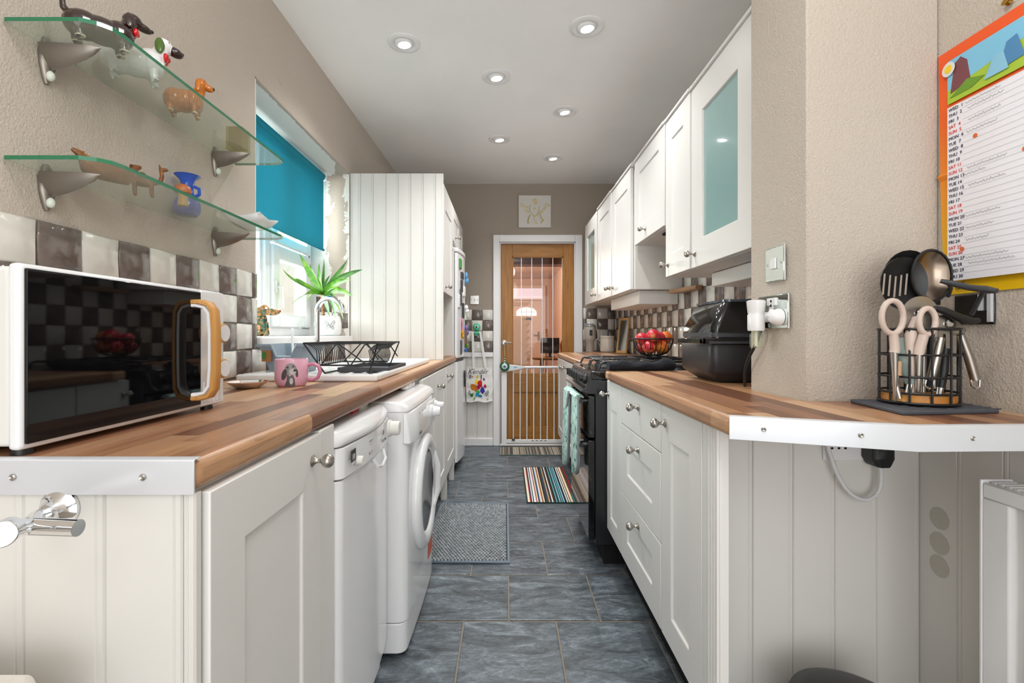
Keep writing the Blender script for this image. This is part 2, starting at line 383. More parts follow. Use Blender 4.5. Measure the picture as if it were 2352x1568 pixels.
MB().box(x0, x0 + .01, DY - .003, DY + .02, .68, 1.802).box(x1 - .01, x1, DY - .003, DY + .02, .68, 1.802).box(x0, x1, DY - .003, DY + .02, 1.792, 1.802).build('glazing_bead', 'oakh', dr)
h = at(1158, 787, DY)
m = MB(); m.lathe([(.0, 0), (.026, 0), (.026, .006), (.012, .01), (.009, .045)], (h.x, DY, h.z), (0, -1, 0)); m.tube([(h.x, DY - .045, h.z), (h.x + .02, DY - .05, h.z), (h.x + .075, DY - .048, h.z + .004)], [.009, .008, .006])
m.build('door_handle', 'chrome', dr)

# window: reveal, sill, frames, casement, glass
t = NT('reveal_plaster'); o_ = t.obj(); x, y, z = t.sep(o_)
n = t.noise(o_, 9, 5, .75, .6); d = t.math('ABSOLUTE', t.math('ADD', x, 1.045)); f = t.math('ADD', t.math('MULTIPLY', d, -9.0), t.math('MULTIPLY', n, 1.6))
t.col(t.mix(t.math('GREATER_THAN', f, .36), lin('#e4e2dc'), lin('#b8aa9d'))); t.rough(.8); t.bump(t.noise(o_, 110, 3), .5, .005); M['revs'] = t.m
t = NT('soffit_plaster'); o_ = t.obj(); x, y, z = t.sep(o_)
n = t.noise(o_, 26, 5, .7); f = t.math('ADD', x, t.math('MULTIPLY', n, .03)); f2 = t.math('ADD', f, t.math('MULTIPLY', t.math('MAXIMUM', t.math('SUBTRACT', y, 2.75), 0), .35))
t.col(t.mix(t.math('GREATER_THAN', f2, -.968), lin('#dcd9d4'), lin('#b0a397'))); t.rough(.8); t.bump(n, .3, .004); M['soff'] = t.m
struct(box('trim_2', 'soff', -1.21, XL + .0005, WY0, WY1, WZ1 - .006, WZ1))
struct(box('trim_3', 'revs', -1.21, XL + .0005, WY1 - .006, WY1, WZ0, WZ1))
struct(box('trim_4', 'whitem', -1.21, XL + .0005, WY0, WY0 + .006, WZ0, WZ1))
struct(box('trim_5', 'white', -1.22, -.945, WY0 + .002, WY1 - .002, 1.003, 1.045, None, .008))
FX = -1.235
def ring(mb, xa, xb, y0, y1, z0, z1, w): mb.box(xa, xb, y0, y0 + w, z0, z1).box(xa, xb, y1 - w, y1, z0, z1).box(xa, xb, y0 + w, y1 - w, z0, z0 + w).box(xa, xb, y0 + w, y1 - w, z1 - w, z1)
m = MB(); ring(m, FX - .03, FX + .03, WY0, WY1, 1.045, WZ1, .045); m.box(FX - .03, FX + .03, 2.40, 2.45, 1.09, 2.0)
wn = struct(m.build('window_1', 'white', bevel=.004))
m = MB(); ring(m, FX - .02, FX + .045, 2.452, 2.925, 1.092, 1.52, .07); m.build('casement_sash', 'white', wn, bevel=.006)
m = MB(); ring(m, FX - .02, FX + .045, 2.452, 2.925, 1.53, 2.0, .05); m.build('top_light_sash', 'white', wn, bevel=.006)
m = MB(); ring(m, FX - .012, FX + .012, 1.897, 2.40, 1.09, 2.0, .02); m.build('fixed_light_bead', 'white', wn, bevel=.003)
box('glass_pane', 'glass', FX, FX + .006, 2.50, 2.88, 1.14, 1.48, wn); box('glass_pane', 'glass', FX, FX + .006, 2.49, 2.89, 1.57, 1.96, wn); box('glass_pane', 'glass', FX - .002, FX + .004, 1.915, 2.382, 1.105, 1.985, wn)
box('gasket', 'gap', FX + .03, FX + .034, 2.926, 2.93, 1.09, 2.0, wn)
m = MB(); m.box(FX + .045, FX + .055, 2.47, 2.495, 1.27, 1.33).tube([(FX + .055, 2.483, 1.3), (FX + .075, 2.483, 1.3), (FX + .08, 2.483, 1.24), (FX + .08, 2.483, 1.19)], .008); m.build('window_handle', 'whitem', wn, bevel=.003)
# blind
bl = thing('roller_blind', 'teal roller blind pulled halfway down the kitchen window', 'blind', (-1.1, 2.38, 1.99))
box('fabric', 'teal', -1.099, -1.0975, 1.875, 2.88, 1.566, 1.99, bl)
MB().cyl((-1.11, 1.865, 2.005), (-1.11, 2.895, 2.005), .021).build('roller_tube', 'teal', bl)
MB().cyl((-1.098, 1.873, 1.562), (-1.098, 2.882, 1.562), .008, n=10).build('bottom_bar', 'teal', bl)
box('end_bracket', 'white', -1.135, -1.085, 2.895, 2.905, 1.98, 2.035, bl, .003)
MB().tube([(-1.09, 2.888, 2.0), (-1.09, 2.889, 1.7), (-1.092, 2.886, 1.28)], .0016, 6).build('pull_cord', 'whitem', bl)
# outside: pale boarded fence and a white-framed house window beyond the glass
fe = thing('garden_fence', 'pale boarded fence outside the kitchen window', 'fence', (-2.9, 4, 0))
for i in range(16): box('board', pm('fence_paint', '#efedea', .8), -2.915, -2.9, 2.2 + i * .3, 2.494 + i * .3, 0, 1.9, fe, .004)
hb = thing('neighbour_house', 'white rendered house wall with a window seen above the fence', 'house', (-3.6, 5, 0))
box('wall', 'whitem', -3.9, -3.6, 1, 12, 0, 5, hb)
m = MB(); ring(m, -3.6, -3.55, 5.2, 6.6, 1.6, 2.9, .08); m.box(-3.6, -3.55, 5.86, 5.94, 1.68, 2.82); wfm = m.build('window_frame', 'white', hb)
box('pane', pm('dim_pane', '#b9c4cc', .1), -3.6, -3.58, 5.28, 6.52, 1.68, 2.82, wfm)

# ------------------------------------------------------------------ the room beyond the glazed door
struct(box('floor_hall', 'hallfloor', -1.25, 1.4, 4.72, 11.3, -.06, 0))
struct(box('ceiling_hall', pm('artex_ceiling', '#ecd0c0', .8, bump=(14, 1.0, .06, 3)), -1.25, 1.4, 4.72, 11.3, 2.33, 2.45))
struct(box('wall_hall_right', 'peach', 1.06, 1.4, 4.72, 11.3, 0, 2.33)); struct(box('wall_hall_left', 'peach', -1.25, -1.1, 4.72, 11.3, 0, 2.33))
struct(box('wall_hall_end', 'peach', -1.1, 1.06, 11.0, 11.3, 0, 2.33))
struct(box('trim_6', pm('dark_beam', '#7d5a50', .6), -1.1, 1.06, 7.4, 7.7, 2.14, 2.33))
fd = struct(MB().box(.02, .82, 10.95, 10.99, .02, 1.83).build('door_2', 'peachl', bevel=.004))
fdx = at(1237, 770, 10.94)
MB().box(fdx.x - .02, fdx.x + .02, 10.93, 10.95, .92, 1.12).box(fdx.x - .12, fdx.x + .01, 10.90, 10.92, 1.03, 1.05).box(fdx.x - .01, fdx.x + .01, 10.90, 10.95, 1.03, 1.05).build('door_handle', pm('brass_handle', '#8f6a35', .35, .8), fd)
poly = [(.24, .96), (.70, .96), (.70, 1.06), (.62, 1.13), (.47, 1.155), (.32, 1.13), (.24, 1.06)]
poly = [(a, b + .52) for a, b in poly]
glow = NT('daylit_frosted_glass'); glow.col(lin('#f2f1f3')); glow.b.inputs['Emission Color'].default_value = lin('#f3f2f5'); glow.b.inputs['Emission Strength'].default_value = .75
MB().prism(poly, 10.935, 10.95, 'y').build('arched_light', glow.m, fd, smooth=0)
m = MB(); m.box(.24, .70, 10.93, 10.936, 1.565, 1.573)
for xx in (.36, .47, .58): m.box(xx - .004, xx + .004, 10.93, 10.936, 1.48, 1.66)
m.build('leading', 'alu', fd)
box('letter_plate', pm('dark_letter_plate', '#4a3a35', .4), .36, .58, 10.93, 10.95, 1.385, 1.44, fd, .003)
m = MB(); ring(m, 10.92, 10.99, -.02, .86, 2.0, 2.40, .05)
struct(MB().box(-.06, .0, 10.9, 10.99, 0, 2.17).box(.84, .90, 10.9, 10.99, 0, 2.17).box(0, .84, 10.9, 10.99, 1.835, 1.87).box(0, .84, 10.9, 10.99, 2.11, 2.17).build('trim_7', 'peachl', bevel=.004))
tw = struct(MB().box(0, .84, 10.97, 10.985, 1.87, 2.11).build('window_2', NT('lilac_daylit_glass').m))
gm = tw.data.materials[0].node_tree.nodes['Principled BSDF']; gm.inputs['Base Color'].default_value = lin('#e6d3e0'); gm.inputs['Emission Color'].default_value = lin('#eed8e6'); gm.inputs['Emission Strength'].default_value = .55
bb = thing('reflected_blind', 'pale slats by the far front door imitating a blind reflected in the glass', 'blind', (.1, 10.2, .1))  # slats stand in for a blind's reflection in the door glass
m = MB()
for i in range(71):
    z = .022 + i * .025; xr = .07 if 1.46 < z < 1.70 else .48 + .03 * math.sin(i)
    m.box(.05, xr, 10.86, 10.868, z, z + .017)
sl = m.build('reflection_slats', pm('reflected_slats', '#e0bd92', .7), bb); sl['kind'] = 'stuff'
tv = box('television', 'blackg', 1.0, 1.045, 6.3, 7.6, .9, 1.6); tag(tv, 'black flat television on the peach wall beyond the glass door', 'television')
tb = thing('side_table', 'small wooden table seen through the door glass', 'table', (.62, 7.6, 0))
MB().lathe([(.0, .66), (.30, .66), (.31, .675), (.31, .69), (0, .69)], (.72, 7.6, 0)).build('table_top', 'oakh', tb)
for dx, dy in ((-.15, -.15), (.15, -.15), (-.15, .15), (.15, .15)): MB().cyl((.72 + dx * 1.2, 7.6 + dy * 1.2, 0), (.72 + dx, 7.6 + dy, .66), .02).build('leg', 'oak', tb)
mo = thing('monitor', 'dark computer monitor standing on the small table beyond the door', 'monitor', (.72, 7.7, .69))
box('screen', 'grey', .56, .86, 7.7, 7.73, .75, 1.0, mo, .004); MB().box(.69, .73, 7.71, 7.74, .70, .76).box(.63, .79, 7.66, 7.78, .69, .70).build('stand', 'grey', mo)
ca = MB().lathe([(.0, 0), (.05, 0), (.055, .03), (.03, .1), (.05, .17), (.045, .22), (.02, .27), (0, .3)], (.885, 7.52, .69), n=14).build('wood_carving', wood_mat('carving_wood', '#8a4a20', '#c07a3a', 2)); tag(ca, 'orange-brown wooden carving standing beside the monitor', 'ornament')
l = bpy.data.lights.new('hall_fill_lamp', 'POINT'); l.energy = 80; l.color = (1, .88, .78); l.shadow_soft_size = .2  # unseen warm lamp added to light the room beyond the door
o = bpy.data.objects.new('hall_fill_lamp', l); COL.objects.link(o); o.location = (-.5, 8.2, 2.1)
# ------------------------------------------------------------------ cabinets
def knob(parent, x, y, z, s, size=1.0):
    k = size
    return MB().lathe([(0, 0), (.0115*k, 0), (.012*k, .002*k), (.008*k, .005*k), (.0045*k, .010*k), (.0045*k, .017*k), (.007*k, .0195*k), (.0115*k, .0235*k), (.0142*k, .030*k), (.0135*k, .036*k), (.009*k, .041*k), (0, .0428*k)], (x, y, z), (s, 0, 0), 18).build('knob', 'stl2', parent, smooth=60)
def shaker(name, X, s, y0, y1, z0, z1, parent, fr=.08, frt=None, frb=None, flat=False, glass=False, mat='cream'):
    g = .0015; y0 += g; y1 -= g; z0 += g; z1 -= g; th = .018; frt = frt or fr; frb = frb or fr
    m = MB(); xb = X - s * th; rec = X - s * .006; sl = .004
    if flat:
        m.box(min(X, xb), max(X, xb), y0, y1, z0, z1); return m.build(name, mat, parent, bevel=.0025)
    a = [(y0, z0), (y1, z0), (y1, z1), (y0, z1)]; b = [(y0 + fr, z0 + frb), (y1 - fr, z0 + frb), (y1 - fr, z1 - frt), (y0 + fr, z1 - frt)]
    c = [(y0 + fr + sl, z0 + frb + sl), (y1 - fr - sl, z0 + frb + sl), (y1 - fr - sl, z1 - frt - sl), (y0 + fr + sl, z1 - frt - sl)]
    vs = [(X, *p) for p in a] + [(X, *p) for p in b] + [(rec if not glass else xb, *p) for p in c] + [(xb, *p) for p in a]
    fs = [(i, (i + 1) % 4, 4 + (i + 1) % 4, 4 + i) for i in range(4)] + [(4 + i, 4 + (i + 1) % 4, 8 + (i + 1) % 4, 8 + i) for i in range(4)] + [(i, (i + 1) % 4, 12 + (i + 1) % 4, 12 + i) for i in range(4)]
    fs += [(12 + i, 12 + (i + 1) % 4, 8 + (i + 1) % 4, 8 + i) for i in range(4)] if glass else [(8, 9, 10, 11), (12, 13, 14, 15)]
    o = m.add(vs, fs).build(name, mat, parent, bevel=.002)
    if glass:
        xa, xc = sorted((X - s * .008, X - s * .012)); box('glass_pane', glass, xa, xc, y0 + fr - .002, y1 - fr + .002, z0 + frb - .002, z1 - frt + .002, o)
    return o
def cabinet(name, label, X, s, y0, y1, z0, z1, back, fronts, cat='cabinet', group=None, size=1.0):
    root = thing(name, label, cat, ((X + back) / 2, (y0 + y1) / 2, z0), 0, group)
    xa, xb = sorted((X - s * .02, back)); box('body', 'body', xa, xb, y0, y1, z0, z1, root, .001)
    for f in fronts:
        d = shaker(f.get('n', 'door'), X, s, f['y'][0], f['y'][1], f['z'][0], f['z'][1], root, f.get('fr', .08), f.get('frt'), f.get('frb'), f.get('flat', False), f.get('glass', False))
        if 'k' in f: knob(d, X, f['k'][0], f['k'][1], s, size)
    return root
# ---- left run
WT = .895
lp = thing('end_panel', 'cream tongue and groove panel closing the near end of the left counter', 'panel', (-.68, .61, 0))
boards_face(lp, [-.968, -.915, -.813, -.711, -.609, -.507, -.4085, -.392], .605, 0, .852)
cabinet('base_cabinet', 'cream shaker base cabinet at the near end of the left counter', -.385, 1, .622, .997, .15, .852, -.95,
        [dict(y=(.622, .997), z=(.15, .85), frt=.095, fr=.085, k=(.952, .802))])
o = box('filler_post', 'cream', -.42, -.388, 1.0, 1.083, .05, .852, None, .003); tag(o, 'narrow cream filler post between the first left cabinet and the dishwasher', 'post')
cabinet('base_cabinet', 'cream double door base cabinet beyond the washing machine', -.375, 1, 2.145, 3.005, .15, .852, -.95,
        [dict(y=(2.145, 2.6), z=(.15, .85), frt=.1), dict(y=(2.6, 3.005), z=(.15, .85), frt=.1, k=(2.63, .77))])
c = cabinet('base_cabinet', 'cream single door base cabinet next to the fridge freezer', -.375, 1, 3.01, 3.54, .15, .852, -.95,
        [dict(y=(3.01, 3.54), z=(.15, .85), frt=.1, k=(3.06, .79))])
box('leg', 'creamy', -.415, -.378, 3.04, 3.08, 0, .15, c, .003)
box('leg', 'creamy', -.415, -.378, 3.46, 3.5, 0, .15, c, .003)
wt = MB().prism([(-.969, .602), (-.389, .602), (-.384, 1.5), (-.366, 3.56), (-.969, 3.56)], WT - .04, WT).build('worktop', 'wt', bevel=.013, seg=4)
tag(wt, 'long walnut block worktop along the left wall, holding the microwave and sink', 'worktop')
def strip(pts, parent, screws):
    m = MB(); P = [Vector((*p, 0)) for p in pts]
    n0 = []
    for i in range(len(P)):
        d1 = (P[i] - P[i-1]).normalized() if i else (P[1] - P[0]).normalized(); d2 = (P[i+1] - P[i]).normalized() if i < len(P) - 1 else d1
        d = (d1 + d2).normalized(); n0.append(Vector((d.y, -d.x, 0)) / max(.3, d.dot(d1)))
    rings = [[(p.x + n.x * a, p.y + n.y * a, z) for a, z in ((0, WT - .042), (.002, WT - .043), (.003, WT - .02), (.0025, WT + .0005), (0, WT + .0022), (-.012, WT + .0022), (-.012, WT + .001), (0, WT))] for p, n in zip(P, n0)]
    o = m.loft(rings).build('edge_strip', 'alu', parent, bevel=.0008)
    for sx, sy, nx, ny in screws: MB().lathe([(0, .001), (.0042, .0015), (.0042, .003), (.003, .0042), (.0012, .0036), (0, .003)], (sx, sy, WT - .02), (nx, ny, 0), 12).build('screw', 'steel', o)
strip([(-.969, .601), (-.390, .601)], wt, [(-.615, .599, 0, -1), (-.453, .599, 0, -1)])
# ---- right run
RX = .455
cabinet('base_cabinet', 'narrow cream shaker base cabinet right beside the cooker', RX, -1, 1.892, 2.155, .182, .852, 1.0,
        [dict(y=(1.892, 2.155), z=(.184, .85), fr=.07, frt=.12, k=(2.12, .79))])
cabinet('drawer_unit', 'cream three drawer unit in the right run of cabinets', RX, -1, 1.408, 1.888, .182, .852, 1.0,
        [dict(n='drawer', y=(1.408, 1.888), z=(.704, .85), flat=True, k=(1.643, .803)), dict(n='drawer', y=(1.408, 1.888), z=(.438, .704), k=(1.643, .657), fr=.085, frt=.075), dict(n='drawer', y=(1.408, 1.888), z=(.184, .438), k=(1.643, .395), fr=.085, frt=.07)], 'drawers')
cabinet('base_cabinet', 'cream shaker base cabinet at the near end of the right counter', RX, -1, 1.206, 1.404, .182, .852, 1.0,
        [dict(y=(1.112, 1.404), z=(.184, .85), fr=.08, frt=.095, k=(1.367, .80))])
pl = box('pilaster', 'cream', RX, RX + .02, 1.018, 1.109, 0, .853, None, .002); tag(pl, 'cream fluted corner pilaster closing the right row of cabinets', 'post')
for y in (1.026, 1.04, 1.054, 1.068): MB().prism([(y - .006, RX + .002), (y + .006, RX + .002), (y + .004, RX - .0045), (y - .004, RX - .0045)][::1], 0, 1, 'z') if False else MB().prism([(RX + .002, y - .006), (RX - .0045, y - .003), (RX - .0045, y + .003), (RX + .002, y + .006)], .0, .852).build('reed', 'cream', pl)
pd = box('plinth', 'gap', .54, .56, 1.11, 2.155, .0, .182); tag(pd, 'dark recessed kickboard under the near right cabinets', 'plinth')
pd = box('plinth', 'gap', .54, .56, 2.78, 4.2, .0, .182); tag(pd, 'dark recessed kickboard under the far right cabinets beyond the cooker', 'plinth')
rp = thing('breakfast_panel', 'cream tongue and groove panel under the near end of the right worktop', 'panel', (.77, 1.15, 0))
boards_face(rp, [.476, .6145, .715, .819, .923, 1.0278], 1.19, 0, .852)
boards_side(wr, [-.02, .08, .18, .28, .38, .48, .58, .685, .787, .889, .99, 1.0915, 1.203], XR - .012, -1, .0, .85)
for z in (.617, .558, .504): MB().lathe([(0, 0), (.026, 0), (.026, .0006), (0, .0006)], (XR - .012, 1.136, z), (-1, 0, 0), 20).build('shadow_spot', pm('shadow_grey', '#bdbab1', .6), wr)  # shadow spots on the boards, painted as thin darker discs
w2 = MB().prism([(.438, 2.118), (.429, .923), (.705, .822), (1.0385, .832), (1.0385, 1.148), (.720, 1.148), (.711, 1.397), (1.0385, 1.397), (1.0385, 2.118)], WT - .04, WT).build('worktop', 'wtr', bevel=.012, seg=4)
tag(w2, 'walnut block worktop on the right with a white metal edge strip', 'worktop')
P = [(.4295, .9215), (.705, .8205), (1.0385, .8305)]
d = (Vector(P[1]) - Vector(P[0])).normalized(); nn = (d.y, -d.x)
strip(P, w2, [(.4295 + .276 * f + nn[0] * .002, .9215 - .101 * f + nn[1] * .002, *nn) for f in (.2, .72)] + [(.80, .8225, 0, -1)])
w3 = MB().prism([(.448, 2.775), (.455, 4.20), (.475, 4.245), (.74, 4.245), (.74, 4.535), (1.0385, 4.535), (1.0385, 2.775)], WT - .04, WT).build('worktop', 'wtr', bevel=.012, seg=4)
tag(w3, 'short walnut block worktop in the far right corner beyond the cooker', 'worktop')
cabinet('base_cabinet', 'cream double door base cabinet in the far right corner by the gate', RX, -1, 3.10, 4.2, .182, .852, 1.0,
        [dict(y=(3.65, 4.2), z=(.184, .85), k=(3.72, .80), frt=.09), dict(y=(3.10, 3.65), z=(.184, .85), k=(3.60, .80), frt=.09)])
cabinet('base_cabinet', 'narrow cream base cabinet hidden beyond the cooker', RX, -1, 2.785, 3.095, .182, .852, 1.0, [dict(y=(2.785, 3.095), z=(.184, .85))])
# ---- right wall cabinets
B, T = 1.318, 2.04
FR = 'frost'
def wallcab(label, X, y0, y1, fronts, z0=B, z1=T, name='wall_cabinet'):
    r = cabinet(name, label, X, -1, y0, y1, z0, z1, XR - .002, fronts)
    MB().box(X - .008, X + .03, y0, y1, z1, z1 + .014).box(X + .003, X + .03, y0, y1, z1 + .014, z1 + .024).build('cornice', 'cream', r, bevel=.003); return r
wallcab('cream wall cabinet with a frosted teal glass door nearest the pier', .752, 1.45, 1.943, [dict(y=(1.45, 1.943), z=(B, T), fr=.104, frt=.122, frb=.107, glass=FR, k=(1.905, 1.374))])
wallcab('narrow cream shaker wall cabinet between the glass door cabinet and the hood', .747, 1.946, 2.24, [dict(y=(1.946, 2.24), z=(B, T), fr=.075, frt=.1, frb=.1, k=(2.205, 1.374))])
wallcab('short cream wall cabinet over the cooker', .742, 2.243, 2.76, [dict(y=(2.243, 2.76), z=(1.563, T), fr=.085, k=(2.545, 1.615))], z0=1.563)
box('extractor', 'gap', .79, 1.0, 2.26, 2.42, 1.552, 1.562, bpy.data.objects['wall_cabinet.002'])
wallcab('cream shaker wall cabinet just beyond the cooker hood opening', .735, 2.80, 3.322, [dict(y=(2.826, 3.322), z=(B, T), k=(3.285, 1.374), frt=.1, frb=.1)])
wallcab('cream shaker wall cabinet third from the far end with a plain door', .73, 3.324, 3.81, [dict(y=(3.324, 3.81), z=(B, T), k=(3.36, 1.374), frt=.1, frb=.1)])
bpy.data.objects['wall_cabinet.004']['label'] = 'cream shaker wall cabinet beside the clear glass corner cabinet'
cg = cabinet('wall_cabinet', 'clear glass fronted cream wall cabinet in the far right corner', .724, -1, 3.815, 4.376, B, T, XR - .002, [dict(y=(3.815, 4.376), z=(B, T), fr=.1, frt=.12, frb=.12, glass='glass', k=(3.87, 1.374))])
box('liner', 'tilew', .741, .7435, 3.92, 4.27, 1.44, 1.92, cg)
b = box('pelmet_box', 'cream', .795, XR - .012, 2.86, 3.62, 1.235, 1.316, None, .003); tag(b, 'cream boxed pelmet fixed under the far right wall cabinets', 'pelmet')
b = box('pelmet_box', 'cream', .885, XR - .012, 1.46, 2.06, 1.258, 1.316, None, .003); tag(b, 'cream boxed pelmet under the near right wall cabinets, above the air fryer', 'pelmet')
b = MB().prism([(.945, 2.78), (.99, 2.50), (1.027, 2.50), (1.027, 2.78)], 1.29, 1.312).build('timber_offcut', wood_mat('raw_pine', '#8d6a4c', '#a8825f', 1), bevel=.002); tag(b, 'bare brown timber offcut under the hood on the tiled wall', 'batten')
# ---- left tall units
tp = thing('tall_end_panel', 'tall cream tongue and groove panel standing on the left worktop', 'panel', (-.68, 2.98, WT))
boards_face(tp, [-.967, -.902, -.824, -.745, -.668, -.591, -.513, -.437, -.388], 2.972, WT + .001, 2.052)
cabinet('wall_cabinet', 'cream shaker wall cabinet above the open niche on the left', -.387, 1, 2.986, 3.495, 1.32, 1.995, XL + .002, [dict(y=(2.986, 3.495), z=(1.32, 1.995), k=(3.07, 1.36), frt=.14, fr=.09)])
cabinet('wall_cabinet', 'cream double door cabinet over the fridge freezer', -.387, 1, 3.53, 4.30, 1.745, 1.995, XL + .002, [dict(y=(3.5, 3.99), z=(1.745, 1.995), fr=.07, k=(3.66, 1.79)), dict(y=(3.99, 4.30), z=(1.745, 1.995), fr=.07)])
sp = box('niche_panel', 'creamy', XL + .002, -.392, 3.50, 3.518, WT + .001, 1.99, None, .002); tag(sp, 'plain cream side panel at the back of the niche beside the fridge', 'panel')

# ------------------------------------------------------------------ appliances
def slab(mb, ring_xy, zs):     # zs: list of (z, grow) ; ring scaled about its rear line
    mb.loft([[(x - g * (0 if i in (0, len(ring_xy) - 1) else 1) * sgn, y, z) for i, (x, y) in enumerate(ring_xy)] for z, g in zs])
def bow(y0, y1, xb, xf, bulge, rad=.022, n=10):      # plan ring of a bowed front facing +x
    pts = [(xb, y0)]
    for k in range(5): a = PI / 2 * k / 4; pts.append((xf - rad + rad * math.sin(a), y0 + rad - rad * math.cos(a)))
    for k in range(1, n): f = k / n; pts.append((xf + bulge * math.sin(PI * f), y0 + rad + (y1 - y0 - 2 * rad) * f))
    for k in range(5): a = PI / 2 * k / 4; pts.append((xf - rad + rad * math.cos(a), y1 - rad + rad * math.sin(a)))
    pts.append((xb, y1)); return pts
dw = thing('dishwasher', 'white slimline dishwasher under the left worktop', 'dishwasher', (-.6, 1.31, 0))
y0, y1 = 1.09, 1.53
box('body', 'appl', -.94, -.405, y0 + .004, y1 - .004, .06, .80, dw, .004)
box('kick_plate', 'appl', -.41, -.40, y0 + .01, y1 - .01, .0, .09, dw)
r = bow(y0, y1, -.405, -.376, .012)
MB().loft([[(x, y, z) for x, y in r] for z in (.095, .716)]).build('door', 'appl', dw, bevel=.002)
r = bow(y0, y1, -.405, -.372, .014)
cp = MB().loft([[(x, y, z) for x, y in r] for z in (.720, .792)]).build('control_panel', 'appl', dw, bevel=.002)
r = bow(y0 - .012, y1 + .006, -.56, -.372, .02, .03)
def sc(r, g, z): return [(x - g, y, z) for x, y in r]
MB().loft([[(x - g, max(min(y, 1.536 - g * .5), 1.078 + g * .5), z) for x, y in r] for z, g in ((.796, .004), (.803, 0), (.815, .004), (.826, .013), (.834, .026), (.838, .05))]).build('lid', 'appl', dw, smooth=60)
MB().tube([(-.362, 1.30, .716), (-.352, 1.315, .692), (-.350, 1.355, .682), (-.352, 1.40, .692), (-.362, 1.41, .716)], .0045, 8).build('handle_lip', 'appl', dw)
MB().lathe([(0, 0), (.026, 0), (.026, .006), (.022, .008), (.0215, .03), (.019, .034), (0, .034)], (-.361, 1.475, .765), (1, 0, 0)).build('program_dial', 'whitem', dw)
MB().lathe([(0, 0), (.011, 0), (.0105, .012), (.009, .014), (0, .014)], (-.363, 1.172, .746), (1, 0, 0), 16).build('power_button', 'whitem', dw)
red = pm('wine_red', '#8e1230', .3)
def dot(parent, x, y, z, ry, rz, mat, name='indicator'): return MB().add([(x, y + ry * math.cos(2*PI*i/16), z + rz * math.sin(2*PI*i/16)) for i in range(16)], [tuple(range(16))]).build(name, mat, parent, smooth=0)
dot(cp, -.3575, 1.40, .768, .008, .0085, red, 'badge'); dot(cp, -.3615, 1.14, .744, .003, .003, red); dot(cp, -.3575, 1.26, .741, .0032, .0032, red); dot(cp, -.3575, 1.278, .742, .0028, .0028, red)
ink = pm('dark_ink', '#2a2b2e', .5); M['ink'] = ink; M['inkr'] = pm('red_ink', '#d8343a', .6); M['inkl'] = pm('grey_ink', '#8e9096', .6); M['inkb'] = pm('navy_ink', '#25264c', .6)
text('HOOVER', .0125, 'ink', cp, (-.3572, 1.405, .744), FPX_P)
box('sticker', 'ink', -.3632, -.3615, 1.122, 1.155, .752, .780, cp); text('10', .02, 'whitem', cp, (-.3610, 1.136, .763), FPX_P)
text('.. ... .. ...', .008, 'inkl', cp, (-.357, 1.27, .765), FPX_P); text('Nonstop wash', .006, 'inkl', cp, (-.357, 1.27, .773), FPX_P)
# washing machine
wm = thing('washing_machine', 'white front loading washing machine with a round door', 'washing machine', (-.65, 1.84, 0))
y0, y1 = 1.556, 2.13
r = bow(y0, y1, -.90, -.322, .006, .03)
MB().loft([[(x, y, z) for x, y in r] for z in (.115, .80)]).build('body', 'appl', wm, bevel=.002)
r2 = bow(y0, y1, -.9, -.325, .004, .03); MB().loft([[(x, y, z) for x, y in r2] for z in (.015, .112)]).build('kick_plate', 'appl', wm, bevel=.003)
r = bow(y0 - .002, y1 + .002, -.90, -.318, .006, .03)
MB().loft([[(x - g, y, z) for x, y in r] for z, g in ((.801, .0), (.812, .002), (.823, .012), (.83, .03), (.834, .06))]).build('lid', 'appl', wm, smooth=60)
fa = MB().loft([[(-.335, y0 + .002, z0), (-.335, y1 - .01, z0), (-.318 + dx, y1 - .03, z0), (-.303 + dx, y1 - .12, z0), (-.302 + dx, y0 + .12, z0), (-.306 + dx, y0 + .035, z0), (-.318 + dx, y0 + .006, z0)] for z0, dx in ((.695, .004), (.70, .006), (.79, -.006), (.797, -.01))]).build('fascia', 'appl', wm, bevel=.003)
for a, z, rr, dy in ((1.945, .742, .03, 0), (2.05, .752, .022, 0)): MB().lathe([(0, 0), (rr, 0), (rr, .008), (rr * .72, .014), (rr * .62, .035), (rr * .5, .04), (0, .04)], (-.306, a, z), (1, 0, 0), 20).build('dial', 'appl', wm)
for q in range(3):
    for w_ in range(4): text('----' if w_ else 'Cotton', .007, 'inkl', fa, (-.2985, 1.66 + q * .055, .782 - w_ * .014), FPX_P)
text('Indesit', .016, 'ink', fa, (-.295, 1.665, .714), FPX_P)
for q in range(4): box('button', 'whitem', -.304, -.299, 1.90 + q * .035, 1.918 + q * .035, .776, .784, fa, .001)
dy, dz = 1.835, .462
dd = MB().lathe([(.146, .004), (.205, .0), (.212, .010), (.209, .022), (.196, .031), (.172, .032), (.152, .024), (.147, .014)], (-.322, dy, dz), (1, 0, 0), 48)
n = 48; dd.f = [f for f in dd.f if len(f) == 4]; dd.mi = dd.mi[:len(dd.f)]; dd.f += [(7 * n + i, 7 * n + (i + 1) % n, (i + 1) % n, i) for i in range(n)]; dd.mi += [0] * n
dd = dd.build('door', 'appl', wm, smooth=50)
MB().lathe([(0, .012), (.06, .013), (.11, .016), (.150, .020), (.150, .012), (0, .002)], (-.322, dy, dz), (1, 0, 0), 40).build('glass_bowl', pm('dark_door_glass', '#0c0e12', .08, ior=1.3), dd, smooth=60)
MB().tube([(-.298, dy + .135, dz + .11), (-.288, dy + .155, dz + .05), (-.288, dy + .155, dz - .05), (-.298, dy + .135, dz - .11)], [.010, .016, .016, .010], 10).build('handle', 'appl', dd)
box('energy_sticker', pm('orange_red_sticker', '#c8583c', .5), -.3165, -.3155, 1.95, 2.05, .14, .27, wm)
